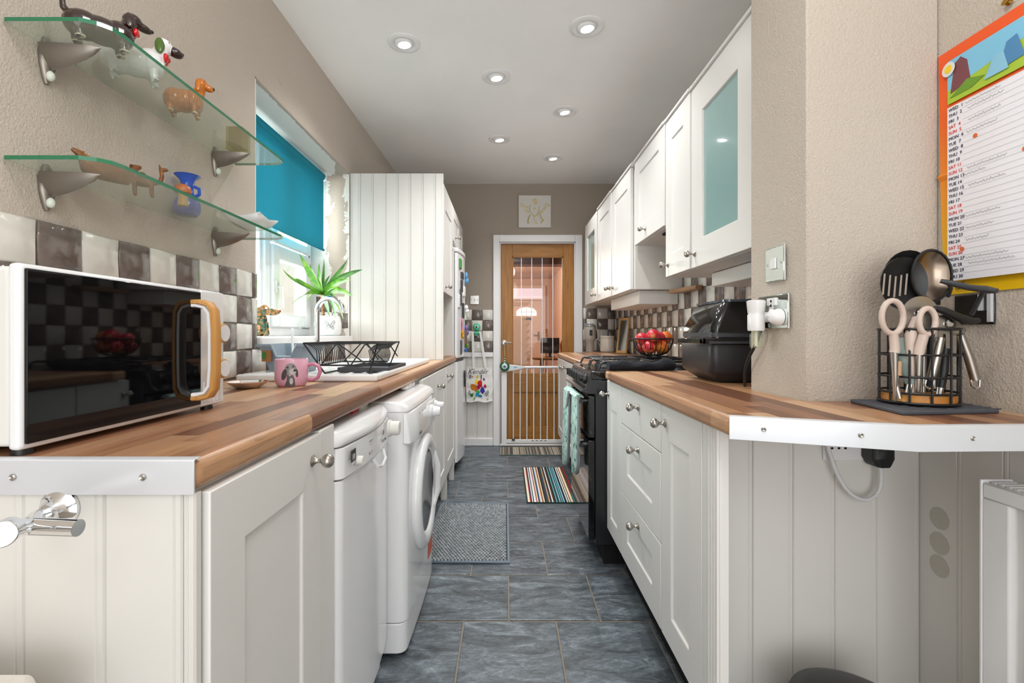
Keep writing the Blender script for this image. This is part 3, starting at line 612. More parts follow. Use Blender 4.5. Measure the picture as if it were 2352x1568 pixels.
# things tucked on top of the machines
o = MB().tube([(-.42, 1.36, .842), (-.42, 1.40, .846), (-.425, 1.46, .843)], [.008, .01, .006], 8).build('folded_tea_towel', pm('crumpled_white_cloth', '#d8d4cd', .9)); tag(o, 'scrap of crumpled white cloth tucked above the dishwasher', 'cloth')
o = box('matchbox', pm('bright_red_card', '#c8242c', .5), -.45, -.415, 1.30, 1.352, .839, .848, None, .001); tag(o, 'small red packet tucked on top of the dishwasher', 'packet')
m = MB()
for i in range(5): m.ell((-.40 - .01 * (i % 2), 1.88 + i * .035, .846), (.018, .026, .012 + .004 * (i % 3)), 10, 6)
o = m.build('plastic_bag', pm('crumpled_bag', '#dcdad8', .35, bump=(60, .6, .01)), remesh=.004); tag(o, 'crumpled white plastic bag tucked on top of the washing machine', 'bag')
# fridge freezer
fr = thing('fridge_freezer', 'white fridge freezer covered with magnets at the end of the left run', 'fridge', (-.67, 3.92, 0))
y0, y1 = 3.615, 4.19
box('body', 'appl', -.96, -.392, y0, y1, .05, 1.705, fr, .005)
def fdoor(nm, z0, z1):
    r = bow(y0, y1, -.388, -.366, .028, .02); return MB().loft([[(x, y, z) for x, y in r] for z in (z0, z1)]).build(nm, 'appl', fr, bevel=.006, seg=3)
fdoor('door', .875, 1.672); fdoor('door', .085, .845)
MB().loft([[(x, y, z) for x, y in bow(y0, y1, -.9, -.362, .03, .02)] for z in (1.677, 1.712)]).build('top_cap', 'appl', fr, bevel=.008, seg=3)
MB().loft([[(x, y, z) for x, y in bow(y0 + .01, y1 - .01, -.5, -.372, .02, .02)] for z in (.848, .872)]).build('grip_strip', 'grey', fr)
box('plinth', 'gap', -.94, -.40, y0 + .02, y1 - .02, 0, .05, fr)
def fx(y): f = (y - y0 - .02) / (y1 - y0 - .04); return -.366 + .028 * math.sin(PI * max(0, min(1, f)))
mags = [('photo_magnet', 'green framed picture magnet at the top of the fridge door', '#3f8f3f', 3.72, 1.60, .10, .075, .006), ('photo_magnet', 'row of dark square picture magnets high on the fridge door', '#33343a', 3.78, 1.515, .12, .05, .008),
        ('figure_magnet', 'blue and yellow figure magnet sticking out near the top of the fridge', '#5f9fd0', 4.05, 1.53, .05, .10, .03), ('strip_magnet', 'long dark slanted magnet strip on the upper fridge door', '#2b2c33', 3.74, 1.43, .05, .09, .012),
        ('note', 'white paper note curling off the fridge door above a black one', '#e8e8e6', 3.86, 1.40, .10, .08, .01), ('photo_magnet', 'black and grey photo magnet in the middle of the fridge door', '#45474b', 3.72, 1.345, .06, .12, .01),
        ('note', 'large white sheet held low by a dark magnet on the fridge', '#dfe0e2', 3.68, 1.31, .07, .10, .006), ('clip', 'white clip magnet sticking out half way up the fridge door', '#f0f0f0', 4.0, 1.265, .04, .07, .03),
        ('strip_magnet', 'tall black magnetic strip below the white sheet on the fridge', '#26272b', 3.78, 1.24, .035, .12, .015), ('note', 'pale green paper note low on the far edge of the fridge', '#c9d4c0', 4.03, 1.22, .06, .09, .015),
        ('ribbon', 'pink ribbon magnet hanging on the fridge door', '#d99bb0', 3.76, 1.125, .05, .12, .012), ('flower_magnet', 'purple flower magnet on the far edge of the fridge door', '#7c6bb5', 4.02, 1.09, .08, .09, .03),
        ('toy_magnet', 'yellow and orange ring magnet on the fridge door', '#e0a528', 3.76, 1.055, .06, .07, .016), ('photo_magnet', 'dark calendar card magnet low on the fridge door', '#4a4750', 3.74, .955, .06, .11, .006),
        ('toy_magnet', 'green and red fruit magnet low on the fridge door', '#5fa03a', 4.0, .98, .06, .07, .028), ('toy_magnet', 'blue crayon magnet at the bottom of the fridge door', '#3279c4', 3.92, .925, .05, .035, .02),
        ('strip_magnet', 'brown strip magnet hanging near the green flower magnets', '#6a4a38', 3.93, 1.03, .03, .12, .018), ('bag_clip', 'black curved clip on the lower fridge door', '#2a2a2c', 3.86, .70, .03, .14, .014)]
for nm, lb, hx, y, z, wy, wz, th in mags:
    mm = MB(); x = fx(y) + .001
    if nm in ('figure_magnet', 'flower_magnet', 'toy_magnet', 'ribbon', 'clip', 'bag_clip'):
        mm.ell((x + th * .4, y, z + wz * .18), (th * .5, wy * .5, wz * .32), 12, 8).ell((x + th * .5, y + wy * .1, z - wz * .22), (th * .6, wy * .42, wz * .3), 12, 8)
    else: mm.box(x - .008, x + th, y - wy / 2, y + wy / 2, z - wz / 2, z + wz / 2)
    o = mm.build(nm, pm('magnet_' + hx[1:], hx, .4), bevel=.002 if nm in ('note', 'photo_magnet', 'strip_magnet') else 0); tag(o, lb, 'magnet' if nm != 'note' else 'note', 'magnets and notes on the fridge')
# cooker
ck = thing('cooker', 'black freestanding gas cooker between the right worktops', 'cooker', (.7, 2.46, 0))
y0, y1 = 2.17, 2.75
box('body', 'blacks', .406, 1.0, y0, y1, .10, .845, ck, .004)
box('plinth', 'gap', .45, .98, y0 + .03, y1 - .03, .0, .10, ck)
for nm, z0, z1 in (('top_oven_door', .583, .775), ('main_oven_door', .118, .572)):
    d = box(nm, 'blackg', .375, .405, y0 + .004, y1 - .004, z0, z1, ck, .004)
    mm = MB().cyl((.348, y0 + .04, z1 - .03), (.348, y1 - .04, z1 - .03), .010)
    for yy in (y0 + .07, y1 - .07): mm.cyl((.348, yy, z1 - .03), (.38, yy, z1 - .03), .014, .017)
    mm.build('handle', 'blacks', d)
prof = [(.44, .885), (.388, .885), (.382, .873), (.366, .815), (.344, .80), (.342, .793), (.372, .782), (.44, .782)]
cpn = MB().prism(prof, y0 + .002, y1 - .002, 'y').build('control_panel', 'blacks', ck, bevel=.003)
cpn.data.polygons.foreach_set('use_smooth', [False] * len(cpn.data.polygons))
for i in range(6):
    yy = y0 + .075 + i * .082; o = Vector((.373, yy, .845)); ax = Vector((-.97, 0, .27)).normalized()
    MB().lathe([(0, 0), (.024, 0), (.023, .008), (.018, .012), (.017, .03), (0, .032)], o, ax, 18).box(o.x - .036, o.x - .012, yy - .005, yy + .005, .832, .868).build('control_knob', 'black', ck, bevel=.001)
box('chrome_trim', 'chrome', .3835, .3875, y0 + .004, y1 - .004, .870, .876, cpn)
MB().box(.386, 1.0, y0, y1, .846, .888).build('hob', 'blackg', ck, bevel=.006, seg=3)
box('side_trim', 'steel', .90, 1.0, y0 + .002, y1 - .002, .889, .893, ck)
for cx, cy, rr in ((.54, 2.31, .04), (.54, 2.60, .05), (.83, 2.31, .05), (.83, 2.60, .04)):
    MB().lathe([(0, 0), (rr * 1.3, 0), (rr * 1.2, .008), (rr, .009), (rr, .018), (rr * .7, .022), (0, .022)], (cx, cy, .888), n=20).build('burner', 'black', ck)
for ya, yb in ((y0 + .03, y0 + .28), (y0 + .30, y1 - .03)):
    mm = MB(); xa, xb, zt = .425, .955, .928; yc = (ya + yb) / 2
    def bar(p): mm.tube(p, .0055, 6)
    for yy in (ya, yb): bar([(xa, yy, .891), (xa + .012, yy, zt - .008), (xa + .03, yy, zt), (xb - .03, yy, zt), (xb - .012, yy, zt - .008), (xb, yy, .891)])
    for xx in (xa + .03, .69, xb - .03): bar([(xx, ya, zt), (xx, yb, zt)])
    for xx in (.54, .83): bar([(xx, ya, zt), (xx, ya + .07, zt)]); bar([(xx, yb, zt), (xx, yb - .07, zt)]); bar([(xx - .11, yc, zt), (xx - .04, yc, zt)]); bar([(xx + .04, yc, zt), (xx + .11, yc, zt)])
    mm.build('pan_support', 'black', ck)
# microwave
mw = thing('microwave', 'white microwave oven with a black glass door and wooden handle', 'microwave', (-.79, .83, WT))
y0, y1, xf = .614, 1.054, -.62
box('body', 'whitem', -.955, -.640, y0 + .004, y1 - .004, .907, 1.142, mw, .006, seg=3)
MB().box(-.641, -.624, y0, y1, .903, 1.146).build('front_frame', 'appl', mw, bevel=.006, seg=3)
box('door_glass', pm('black_mirror_glass', '#09090b', .03, ior=1.42), -.624, -.6195, y0 + .006, .973, .911, 1.139, mw, .001)
box('control_panel', 'appl', -.625, -.6205, .9745, y1 - .001, .906, 1.143, mw, .002)
for i in range(5): box('vent_rib', 'white', -.621, -.6185, .982 + i * .014, .989 + i * .014, .912, .955, mw, .001)
for z in (1.056, .981):
    k = MB().lathe([(0, 0), (.0205, 0), (.0205, .021), (.0195, .023), (0, .023)], (-.6205, 1.018, z), (1, 0, 0)).build('dial', 'bamboo', mw)
    MB().lathe([(0, 0), (.0172, 0), (.0172, .0245), (0, .0245)], (-.6205, 1.018, z), (1, 0, 0)).build('dial_face', 'appl', k)
hp = [(-.6205, .952, 1.117), (-.606, .954, 1.1175), (-.591, .957, 1.113), (-.583, .959, 1.100), (-.581, .960, 1.06), (-.581, .960, .985), (-.583, .959, .945), (-.591, .957, .931), (-.606, .954, .927), (-.6205, .952, .927)]
def band(mb, pts, hw, th):
    rings = []
    for i, p in enumerate(pts):
        p = Vector(p); d = (Vector(pts[min(i + 1, len(pts) - 1)]) - Vector(pts[max(i - 1, 0)])).normalized(); n = Vector((d.z, 0, -d.x)).normalized(); s = Vector((0, 1, 0))
        rings.append([p + s * a * hw + n * b * th for a, b in ((-1, -.6), (-.7, -1), (.7, -1), (1, -.6), (1, .6), (.7, 1), (-.7, 1), (-1, .6))])
    return mb.loft(rings)
h1 = band(MB(), hp, .012, .005).build('handle', wood_mat('light_oak_handle', '#b9813f', '#d3a05c', 2), mw, smooth=50)
hq = [(x - (.0075 if 0 < i < 9 else 0), y, 1.0245 + (z - 1.0245) * (.93 if 0 < i < 9 else .93)) for i, (x, y, z) in enumerate(hp)]
band(MB(), hq, .0105, .004).build('inner_lining', 'appl', h1, smooth=50)
for yy in (y0 + .02, y1 - .03):
    for xx in (-.64, -.92): MB().cyl((xx, yy, WT), (xx, yy, .908), .012, .010, 12).build('foot', 'black', mw)
o = box('lighter', pm('orange_red_plastic', '#d8552f', .35), -.83, -.815, .80, .87, 1.1465, 1.1565, None, .002); tag(o, 'small orange-red packet lying on top of the microwave', 'packet')
# ------------------------------------------------------------------ ceiling spotlights
bulb = NT('lamp_glow'); bulb.col(lin('#ffffff')); bulb.b.inputs['Emission Color'].default_value = (1, .98, .95, 1); bulb.b.inputs['Emission Strength'].default_value = 14
SPW = 30
for px, py, lb in ((928, 98, 'recessed white ceiling spotlight on the left, nearest the viewer'), (1348, 61, 'recessed white ceiling spotlight on the right, nearest the viewer'), (1140, 176, 'middle recessed ceiling spotlight of the three in the left row'),
                   (1297, 255, 'middle recessed ceiling spotlight of the three in the right row'), (1147, 319, 'farthest recessed ceiling spotlight of the left row'), (1270, 362, 'farthest recessed ceiling spotlight of the right row')):
    Y = 2.8
    for _ in range(20): Y = (zc(Y) - CZ) * FPX / (VY - py)
    X = (px - VX) * Y / FPX; z = zc(Y)
    t = thing('ceiling_spotlight', lb, 'spotlight', (X, Y, z), 0, 'recessed ceiling spotlights')
    MB().lathe([(.045, -.002), (.078, 0), (.078, -.004), (.066, -.009), (.05, -.007), (.045, -.002)], (X, Y, z), n=36).build('ring', 'white', t, smooth=60)
    ax = Vector((.12, .05, -1)).normalized(); c0 = Vector((X, Y, z + .004))
    MB().lathe([(.030, 0), (.048, 0), (.044, .012), (.036, .018), (.030, .016), (.030, 0)], c0, ax, 30).build('gimbal', 'white', t, smooth=60)
    MB().lathe([(0, .004), (.031, .004), (.031, .013), (.02, .0155), (0, .0155)], c0, ax, 24).build('bulb', bulb.m, t)
    l = bpy.data.lights.new('spot', 'SPOT'); l.energy = SPW; l.spot_size = R(128); l.spot_blend = .9; l.shadow_soft_size = .035; l.color = (1, .985, .965)
    o = bpy.data.objects.new('spot_light', l); COL.objects.link(o); o.location = (X, Y, z - .03)

# ------------------------------------------------------------------ glass shelves and ornaments
def glass_shelf(label, z, yA, yB):
    r = thing('glass_shelf', label, 'shelf', (-.87, (yA + yB) / 2, z), 0, 'glass wall shelves')
    xw, xf, rad = XL + .004, -.778, .06
    poly = [(xw, yA), (xf - .045, yA), (xf - .02, yA + .012), (xf - .004, yA + .03), (xf, yA + .055), (xf, yB - .05), (xf - .004, yB - .028), (xf - .02, yB - .01), (xf - .045, yB), (xw, yB)]
    n = len(poly); m = MB(); m.prism(poly, z - .008, z); m.mi = [0, 0] + [1] * (n - 1) + [0]
    m.build('glass_plate', ['shelf', 'edge'], r, smooth=0)
    for yb in (yA + .085, yB - .115):
        b = MB()
        b.loft([[(XL + .002 + dx * a, yb + w * s, zz) for s, a in ((-1, 1), (-.4, 1.6), (.4, 1.6), (1, 1))] + [(XL + .001, yb + w, zz), (XL + .001, yb - w, zz)] for zz, w, dx in ((z + .012, .006, .004), (z - .02, .017, .007), (z - .045, .015, .008), (z - .07, .009, .007), (z - .085, .003, .004))])
        rings = []
        for i in range(9):
            f = i / 8; x = XL + .006 + .112 * f; w = .020 * (1 - f ** 1.6) ** .6 + .001; dp = .046 * (1 - f ** 1.5) ** .75 + .002
            rings.append([(x, yb + w * a, z - .0085 - dp * q) for a, q in ((-1, 0), (-.8, .45), (-.35, .85), (0, 1), (.35, .85), (.8, .45), (1, 0))])
        b.loft(rings)
        b.build('bracket', 'brk', r, smooth=60)
        MB().ell((XL + .012, yb, z - .068), (.009, .008, .011), 12, 8).build('screw_cap', pm('clear_plastic_cap', '#d5ddd2', .15), r)
    return r
S1, S2 = 1.664, 1.398
glass_shelf('upper glass shelf holding the ceramic dog figurines', S1, .922, 1.708)
glass_shelf('lower glass shelf with wooden carvings and a blue vase', S2, .922, 1.708)
def ball(m, c, r, rot=None): m.ell(c, r, 14, 9, rot)
def dachshund(name, label, loc, rz, k, mats, headup=1.0, tail=True, bowtie=None, patches=True):
    body, ear, foot, snout = mats
    r = thing(name, label, 'figurine', loc, rz)
    m = MB(); ry = lambda a: Matrix.Rotation(a, 3, 'Y')
    ball(m, (-.032*k, 0, .036*k), (.038*k, .034*k, .031*k)); ball(m, (.000, 0, .037*k), (.046*k, .034*k, .030*k)); ball(m, (.030*k, 0, .040*k), (.031*k, .033*k, .033*k))
    m.tube([(.034*k, 0, .05*k), (.048*k, 0, .066*k), (.053*k, 0, .082*k)], [.024*k, .019*k, .016*k], 10)
    ball(m, (.056*k, 0, .088*k*headup), (.020*k, .018*k, .017*k)); ball(m, (.076*k, 0, .082*k*headup), (.020*k, .011*k, .010*k), ry(.25))
    for x in (-.042, .036):
        for s in (-1, 1): m.tube([(x*k, s*.016*k, .03*k), (x*k, s*.017*k, .006*k), ((x+.004)*k, s*.017*k, .002*k)], [.0115*k, .0095*k, .0105*k], 10)
    if tail: m.tube([(-.052*k, 0, .046*k), (-.066*k, 0, .060*k), (-.068*k, 0, .078*k), (-.060*k, 0, .084*k)], [.010*k, .007*k, .006*k, .005*k], 8)
    m.build('body', body, r, remesh=.0022*k/1.2, local=True)
    for s in (-1, 1):
        e = MB(); ball(e, (.048*k, s*.018*k, .080*k*headup), (.0105*k, .0045*k, .020*k), Matrix.Rotation(s*.25, 3, 'X')); e.build('ear', ear, r, local=True)
        e = MB(); ball(e, (.066*k, s*.0115*k, .0925*k*headup), .0028*k); e.build('eye', 'blackg', r, local=True)
        for x in (-.042, .036): e = MB(); e.lathe([(0, -.0008*k), (.0092*k, -.0008*k), (.0098*k, .0022*k), (0, .0022*k)], ((x+.002)*k, s*.017*k, .001), n=12); e.build('paw', foot, r, local=True)
    e = MB(); ball(e, (.094*k, 0, .081*k*headup), (.005*k, .005*k, .0045*k)); e.build('nose', 'blackg', r, local=True)
    if snout: e = MB(); ball(e, (.079*k, 0, .0815*k*headup), (.0195*k, .0118*k, .0106*k), ry(.25)); e.build('muzzle', snout, r, local=True)
    if bowtie:
        e = MB(); ball(e, (.060*k, -.008*k, .060*k), (.007*k, .011*k, .010*k)); ball(e, (.060*k, .008*k, .060*k), (.007*k, .011*k, .010*k)); ball(e, (.065*k, 0, .060*k), .006*k); e.build('bow', bowtie, r, local=True)
    return r
M['choc'] = pm('chocolate_glaze', '#2a1510', .08, coat=.6); M['tan'] = pm('tan_glaze', '#8a4a25', .12, coat=.5); M['cream_gl'] = pm('cream_bisque', '#e0d3bd', .5); M['redg'] = pm('red_glaze', '#d41620', .1, coat=.6)
M['whiteg'] = pm('white_glaze', '#efeff0', .1, coat=.6); M['orangeg'] = pm('orange_glaze', '#d07a1e', .1, coat=.6, mottle=(30, '#b0601a', .4, .7)); M['dgreen'] = pm('dark_green_glaze', '#4d6a2a', .2)
dachshund('dog_figurine', 'glossy chocolate brown ceramic dachshund with a red bow on the upper shelf', (-.862, 1.022, S1 + .001), R(50), .93, ('choc', 'choc', 'cream_gl', None), bowtie='redg')
dachshund('dog_figurine', 'white ceramic dachshund with a dark brown muzzle and red bow', (-.888, 1.148, S1 + .001), R(36), 1.0, ('whiteg', 'dgreen', 'whiteg', 'choc'), tail=False, bowtie='redg').scale = (.98, 1.15, 1.1)
dachshund('dog_figurine', 'small orange ceramic dachshund standing third along the upper shelf', (-.895, 1.335, S1 + .001), R(22), .92, ('orangeg', 'orangeg', 'cream_gl', None), tail=False).scale = (.8, 1.15, 1.12)
v = MB(); v.loft([[(-.897 + a * .027, 1.605 + b * .027, S1 + .001 + z) for a, b in ((-1, -1), (1, -1), (1, 1), (-1, 1))] for z in (0, .075)], True); v.loft([[(-.897 + a * .022, 1.605 + b * .022, S1 + .012 + z) for a, b in ((-1, -1), (1, -1), (1, 1), (-1, 1))] for z in (0, .0645)], True)
v = v.build('tealight_holder', pane('amber_glass', '#e6dfa8', .8), bevel=.002); tag(v, 'square yellowish glass tealight holder at the far end of the upper shelf', 'candle holder')
wd1, wd2 = wood_mat('carved_brown_wood', '#6e3f1a', '#a8682a', 1, 2), wood_mat('carved_dark_wood', '#5a3416', '#95602c', 1, 2)
b = thing('wooden_dish', 'long carved wooden boat shaped dish on the lower glass shelf', 'dish', (-.893, 1.075, S2), R(62))
rings = []
for i in range(11):
    f = i / 10; x = -.052 + .104 * f; w = .030 * math.sin(PI * (.06 + .88 * f)) ** .7; zz = .030 + .016 * (2 * f - 1) ** 2
    rings.append([(x, -w, zz), (x * .9, -w * .75, .012), (x * .75, -w * .4, .001), (x * .75, w * .4, .001), (x * .9, w * .75, .012), (x, w, zz), (x, w * .88, zz), (x * .9, w * .6, .016), (x * .9, -w * .6, .016), (x, -w * .88, zz)])
MB().loft(rings).build('bowl', wd1, b, smooth=60, local=True)
for s in (-1, 1): MB().tube([(s * .047, 0, .042), (s * .064, 0, .05)], [.010, .004], 8).build('handle', wd2, b, local=True)
c = thing('camel_figurine', 'small carved wooden camel standing beside the boat shaped dish', 'figurine', (-.905, 1.196, S2), R(30))
m = MB(); ball(m, (0, 0, .036), (.026, .013, .013)); ball(m, (-.004, 0, .048), (.012, .009, .012))
m.tube([(.022, 0, .038), (.034, 0, .040), (.038, 0, .056), (.036, 0, .070)], [.008, .006, .005, .005], 8); ball(m, (.041, 0, .073), (.011, .005, .005))
for x in (-.018, .016):
    for s in (-1, 1): m.tube([(x, s * .007, .032), (x + .001, s * .007, .001)], [.005, .004], 8)
m.build('body', wd2, c, remesh=.0016, local=True)
for s in (-1, 1): e = MB(); e.ell((.033, s * .004, .079), (.002, .002, .005), 8, 6); e.build('ear', wd2, c, local=True)
va = thing('glass_vase', 'small cobalt blue glass vase with a flared rim on the lower shelf', 'vase', (-.928, 1.395, S2))
MB().lathe([(0, 0), (.026, 0), (.035, .012), (.036, .03), (.028, .05), (.0165, .066), (.015, .09), (.020, .104), (.034, .117), (.031, .1165), (.013, .098), (.012, .07), (.022, .05), (.030, .02), (0, .006)], (-.928, 1.395, S2 + .0005)).build('body', pm('cobalt_glass', '#3d6fe0', .1, trans=.45, coat=.3), va, smooth=60)
MB().tube([(-.905, 1.395, S2 + .055), (-.893, 1.395, S2 + .062), (-.893, 1.395, S2 + .078), (-.908, 1.395, S2 + .085)], .005).build('handle', bpy.data.materials['cobalt_glass'], va)
mu = thing('mushroom_ornament', 'little wooden mushroom standing in front of the blue vase', 'ornament', (-.868, 1.287, S2))
MB().lathe([(0, 0), (.013, 0), (.012, .01), (.0105, .03), (.011, .036), (0, .038)], (-.868, 1.287, S2 + .0005)).build('stem', 'bamboo', mu, smooth=60)
MB().lathe([(0, .034), (.019, .034), (.021, .040), (.018, .050), (.010, .057), (0, .059)], (-.868, 1.287, S2 + .0005)).build('cap', pm('terracotta_cap', '#b0683f', .4), mu, smooth=60)
m = MB()
g = [[(-.855 + u * .062, 1.605 + v * .062, S2 + .004 + .034 * max(abs(u), abs(v)) ** 2 * (1 + .35 * abs(u * v))) for u in [i / 4 - 1 for i in range(9)]] for v in [j / 4 - 1 for j in range(9)]]
m.loft(g, False, False); m = m.build('square_dish', 'pot', solid=.004, smooth=60); tag(m, 'white square dish with curled corners at the far end of the lower shelf', 'dish')

# ------------------------------------------------------------------ window sill: plant, dog, then sink side
pl = thing('potted_yucca', 'green yucca plant in a white pot on the window sill', 'plant', (-1.055, 2.84, 1.045))
MB().lathe([(0, 0), (.062, 0), (.072, .012), (.077, .04), (.077, .075), (.070, .105), (.066, .118), (.062, .117), (.066, .10), (0, .098)], (-1.055, 2.84, 1.0455), n=32).build('pot', 'pot', pl, smooth=60)
MB().lathe([(0, .097), (.064, .1), (0, .103)], (-1.055, 2.84, 1.0455), n=20).build('soil', pm('soil', '#3a2a20', .9), pl)
m = MB(); m.tube([(-1.072, 2.82, 1.13), (-1.075, 2.815, 1.20), (-1.077, 2.81, 1.265), (-1.078, 2.81, 1.30)], [.0095, .0085, .009, .012], 10)
for z in (1.17, 1.20, 1.235): m.tube([(-1.074 + .010 * math.cos(a), 2.815 + .010 * math.sin(a), z) for a in [i * PI / 4 for i in range(8)]], .0022, 5, True)
m.build('stem', pm('yucca_stem', '#9a6f4d', .7, mottle=(60, '#6e4a33', .4, .6)), pl)
lg = NT('yucca_leaf'); o_ = lg.obj(); w = lg.noise(o_, 22, 3); df = lg.node('ShaderNodeMix', data_type='RGBA')
lg.col(lg.ramp(w, [(.3, '#3c7420'), (.5, '#5f9b28'), (.7, '#8db534')])); lg.rough(.35); M['leaf'] = lg.m
ld = NT('yucca_leaf_dark'); w = ld.noise(ld.obj(), 22, 3); ld.col(ld.ramp(w, [(.3, '#2f6322'), (.55, '#46812a'), (.75, '#5c9a36')])); ld.rough(.35); M['leafd'] = ld.m
base = Vector((-1.078, 2.81, 1.295))
def leaf(tip, ctrl, w, mat='leaf'):
    P = bez(base, ctrl, tip, 10); n = len(P); rings = []
    for i, p in enumerate(P):
        f = i / (n - 1); ww = w * (math.sin(PI * min(1, .12 + f * .88)) ** .75 * (1 - f * .35)) * 1.55 + .0006
        d = (P[min(i + 1, n - 1)] - P[max(i - 1, 0)]).normalized(); view = Vector((-.35, -1, -.05)); side = d.cross(view)
        side = side.normalized() if side.length > .05 else Vector((0, 0, 1)); up = side.cross(d).normalized()
        rings.append([p + side * ww + up * ww * .35, p, p - side * ww + up * ww * .35, p - up * .0012])
    MB().loft(rings).build('leaf', mat, pl, smooth=60)
LV = [((650, 618, 2.42), (665, 640, 2.55), .017, 'leaf'), ((678, 640, 2.5), (700, 645, 2.6), .016, 'leaf'), ((688, 582, 2.60), (718, 628, 2.7), .022, 'leaf'), ((733, 604, 2.86), (733, 640, 2.84), .010, 'leaf'), ((744, 592, 2.9), (745, 640, 2.86), .008, 'leafd'),
      ((798, 597, 2.78), (772, 640, 2.8), .012, 'leafd'), ((833, 619, 2.7), (785, 630, 2.75), .014, 'leafd'), ((806, 642, 2.62), (772, 645, 2.7), .014, 'leaf'), ((811, 680, 2.6), (775, 655, 2.7), .015, 'leaf'), ((758, 632, 2.92), (748, 648, 2.88), .012, 'leafd'),
      ((671, 697, 2.48), (715, 660, 2.6), .010, 'leaf'), ((701, 694, 2.62), (722, 662, 2.7), .011, 'leaf'), ((771, 730, 2.66), (766, 672, 2.72), .013, 'leafd'), ((788, 732, 2.6), (778, 672, 2.7), .013, 'leaf'), ((757, 728, 2.74), (752, 690, 2.75), .011, 'leafd'), ((712, 606, 2.86), (722, 640, 2.85), .010, 'leafd')]
for a, b, w, mt in LV: leaf(at(*a), at(*b), w, mt)
# butterfly relief on the pot
bf = MB()
def onpot(u, v, d=.0): a = R(-62) + u / .077; return (-1.055 + (.0775 + d) * math.cos(a), 2.84 + (.0775 + d) * math.sin(a), 1.0455 + .06 + v)
for s in (-1, 1):
    for pts in ([(.002, 0), (.012, .022), (.026, .030), (.030, .022), (.022, .004), (.010, -.003)], [(.002, -.002), (.016, -.003), (.024, -.012), (.020, -.024), (.014, -.020), (.008, -.014)]):
        bf.tube([onpot(s * u, v, .001) for u, v in pts], .0013, 5, True)
        for u, v in pts[1:5]: bf.tube([onpot(s * .002, -.001, .001), onpot(s * u, v, .001)], .0009, 5)
bf.tube([onpot(0, .010, .002), onpot(0, -.014, .002)], .0022, 6); bf.build('butterfly_relief', pm('silver_relief', '#b8babb', .3, .6), pl)
# mottled green and brown dog statue
dog = dachshund('dog_statue', 'green and brown marbled dog statue looking out on the window sill', (-1.055, 2.06, 1.0455), R(5), 1.0, ('choc', 'choc', 'tan', None), tail=False)
mar = NT('marbled_green_brown_glaze'); f = mar.noise(mar.obj(), 30, 2, .5, 2.5); mar.col(mar.ramp(f, [(.36, '#1f4a38'), (.45, '#2d6a50'), (.5, '#8a5a28'), (.6, '#c08440'), (.7, '#d8b090')])); mar.rough(.1); mar.b.inputs['Coat Weight'].default_value = .6
for ch in list(dog.children):
    bpy.data.objects.remove(ch)
m = MB(); ball(m, (-.012, 0, .042), (.028, .024, .040)); ball(m, (.006, 0, .066), (.022, .019, .032)); ball(m, (.010, 0, .112), (.029, .025, .025)); ball(m, (.043, 0, .104), (.034, .016, .016), Matrix.Rotation(.10, 3, 'Y')); ball(m, (.070, 0, .104), (.010, .011, .010))
for s in (-1, 1): m.tube([(.018, s * .012, .06), (.024, s * .013, .01), (.030, s * .013, .005)], [.010, .009, .009], 8); ball(m, (-.01, s * .02, .014), (.026, .012, .014))
m.build('body', mar.m, dog, remesh=.002, local=True)
for s in (-1, 1): e = MB(); ball(e, (.0, s * .026, .098), (.013, .005, .026)); e.build('ear', mar.m, dog, local=True); e = MB(); ball(e, (.030, s * .016, .120), .005); e.build('eye', 'whiteg', dog, local=True)
e = MB(); ball(e, (.079, 0, .108), .006); e.build('nose', 'tan', dog, local=True)
# sink
sk = thing('sink', 'white ceramic sink with drainer let into the left worktop', 'sink', (-.66, 2.15, WT))
m = MB(); sx0, sx1, sy0, sy1, st = -.905, -.43, 1.60, 2.70, WT + .024
m.box(sx0, sx1, sy0, sy0 + .03, WT, st).box(sx0, sx1, sy1 - .03, sy1, WT, st).box(sx0, sx0 + .085, sy0 + .03, sy1 - .03, WT, st).box(sx1 - .03, sx1, sy0 + .03, sy1 - .03, WT, st)
m.build('rim', 'pot', sk, bevel=.008, seg=3)
box('drainer', 'pot', sx0 + .08, sx1 - .028, sy0 + .028, 2.12, WT, st - .008, sk, .002)
for i in range(6): box('ridge', 'pot', sx0 + .13 + i * .05, sx0 + .14 + i * .05, sy0 + .07, 2.06, st - .009, st - .005, sk, .002)
MB().box(sx0 + .08, sx1 - .028, 2.13, sy1 - .028, WT, WT + .003).build('bowl', 'pot', sk)
tp = thing('kitchen_tap', 'tall chrome swan neck tap behind the sink', 'tap', (-.852, 2.16, st))
bx, by = -.852, 2.16
arc = [(bx + .064 - .064 * math.cos(a), by - .03 * (1 - math.cos(a)) / 2, 1.152 + .064 * math.sin(a)) for a in [PI * i / 14 for i in range(13)]]
MB().tube([(bx, by, st), (bx, by, 1.0), (bx, by, 1.13)] + arc + [(arc[-1][0] + .007, arc[-1][1], arc[-1][2] - .03)], .0115, 14).build('spout', 'chrome', tp, smooth=60)
MB().lathe([(0, 0), (.026, 0), (.026, .006), (.018, .012), (.018, .05), (.0115, .06)], (bx, by, st)).build('base', 'chrome', tp)
MB().cyl((bx, by - .015, st + .035), (bx, by - .06, st + .05), .006).build('lever', 'chrome', tp)
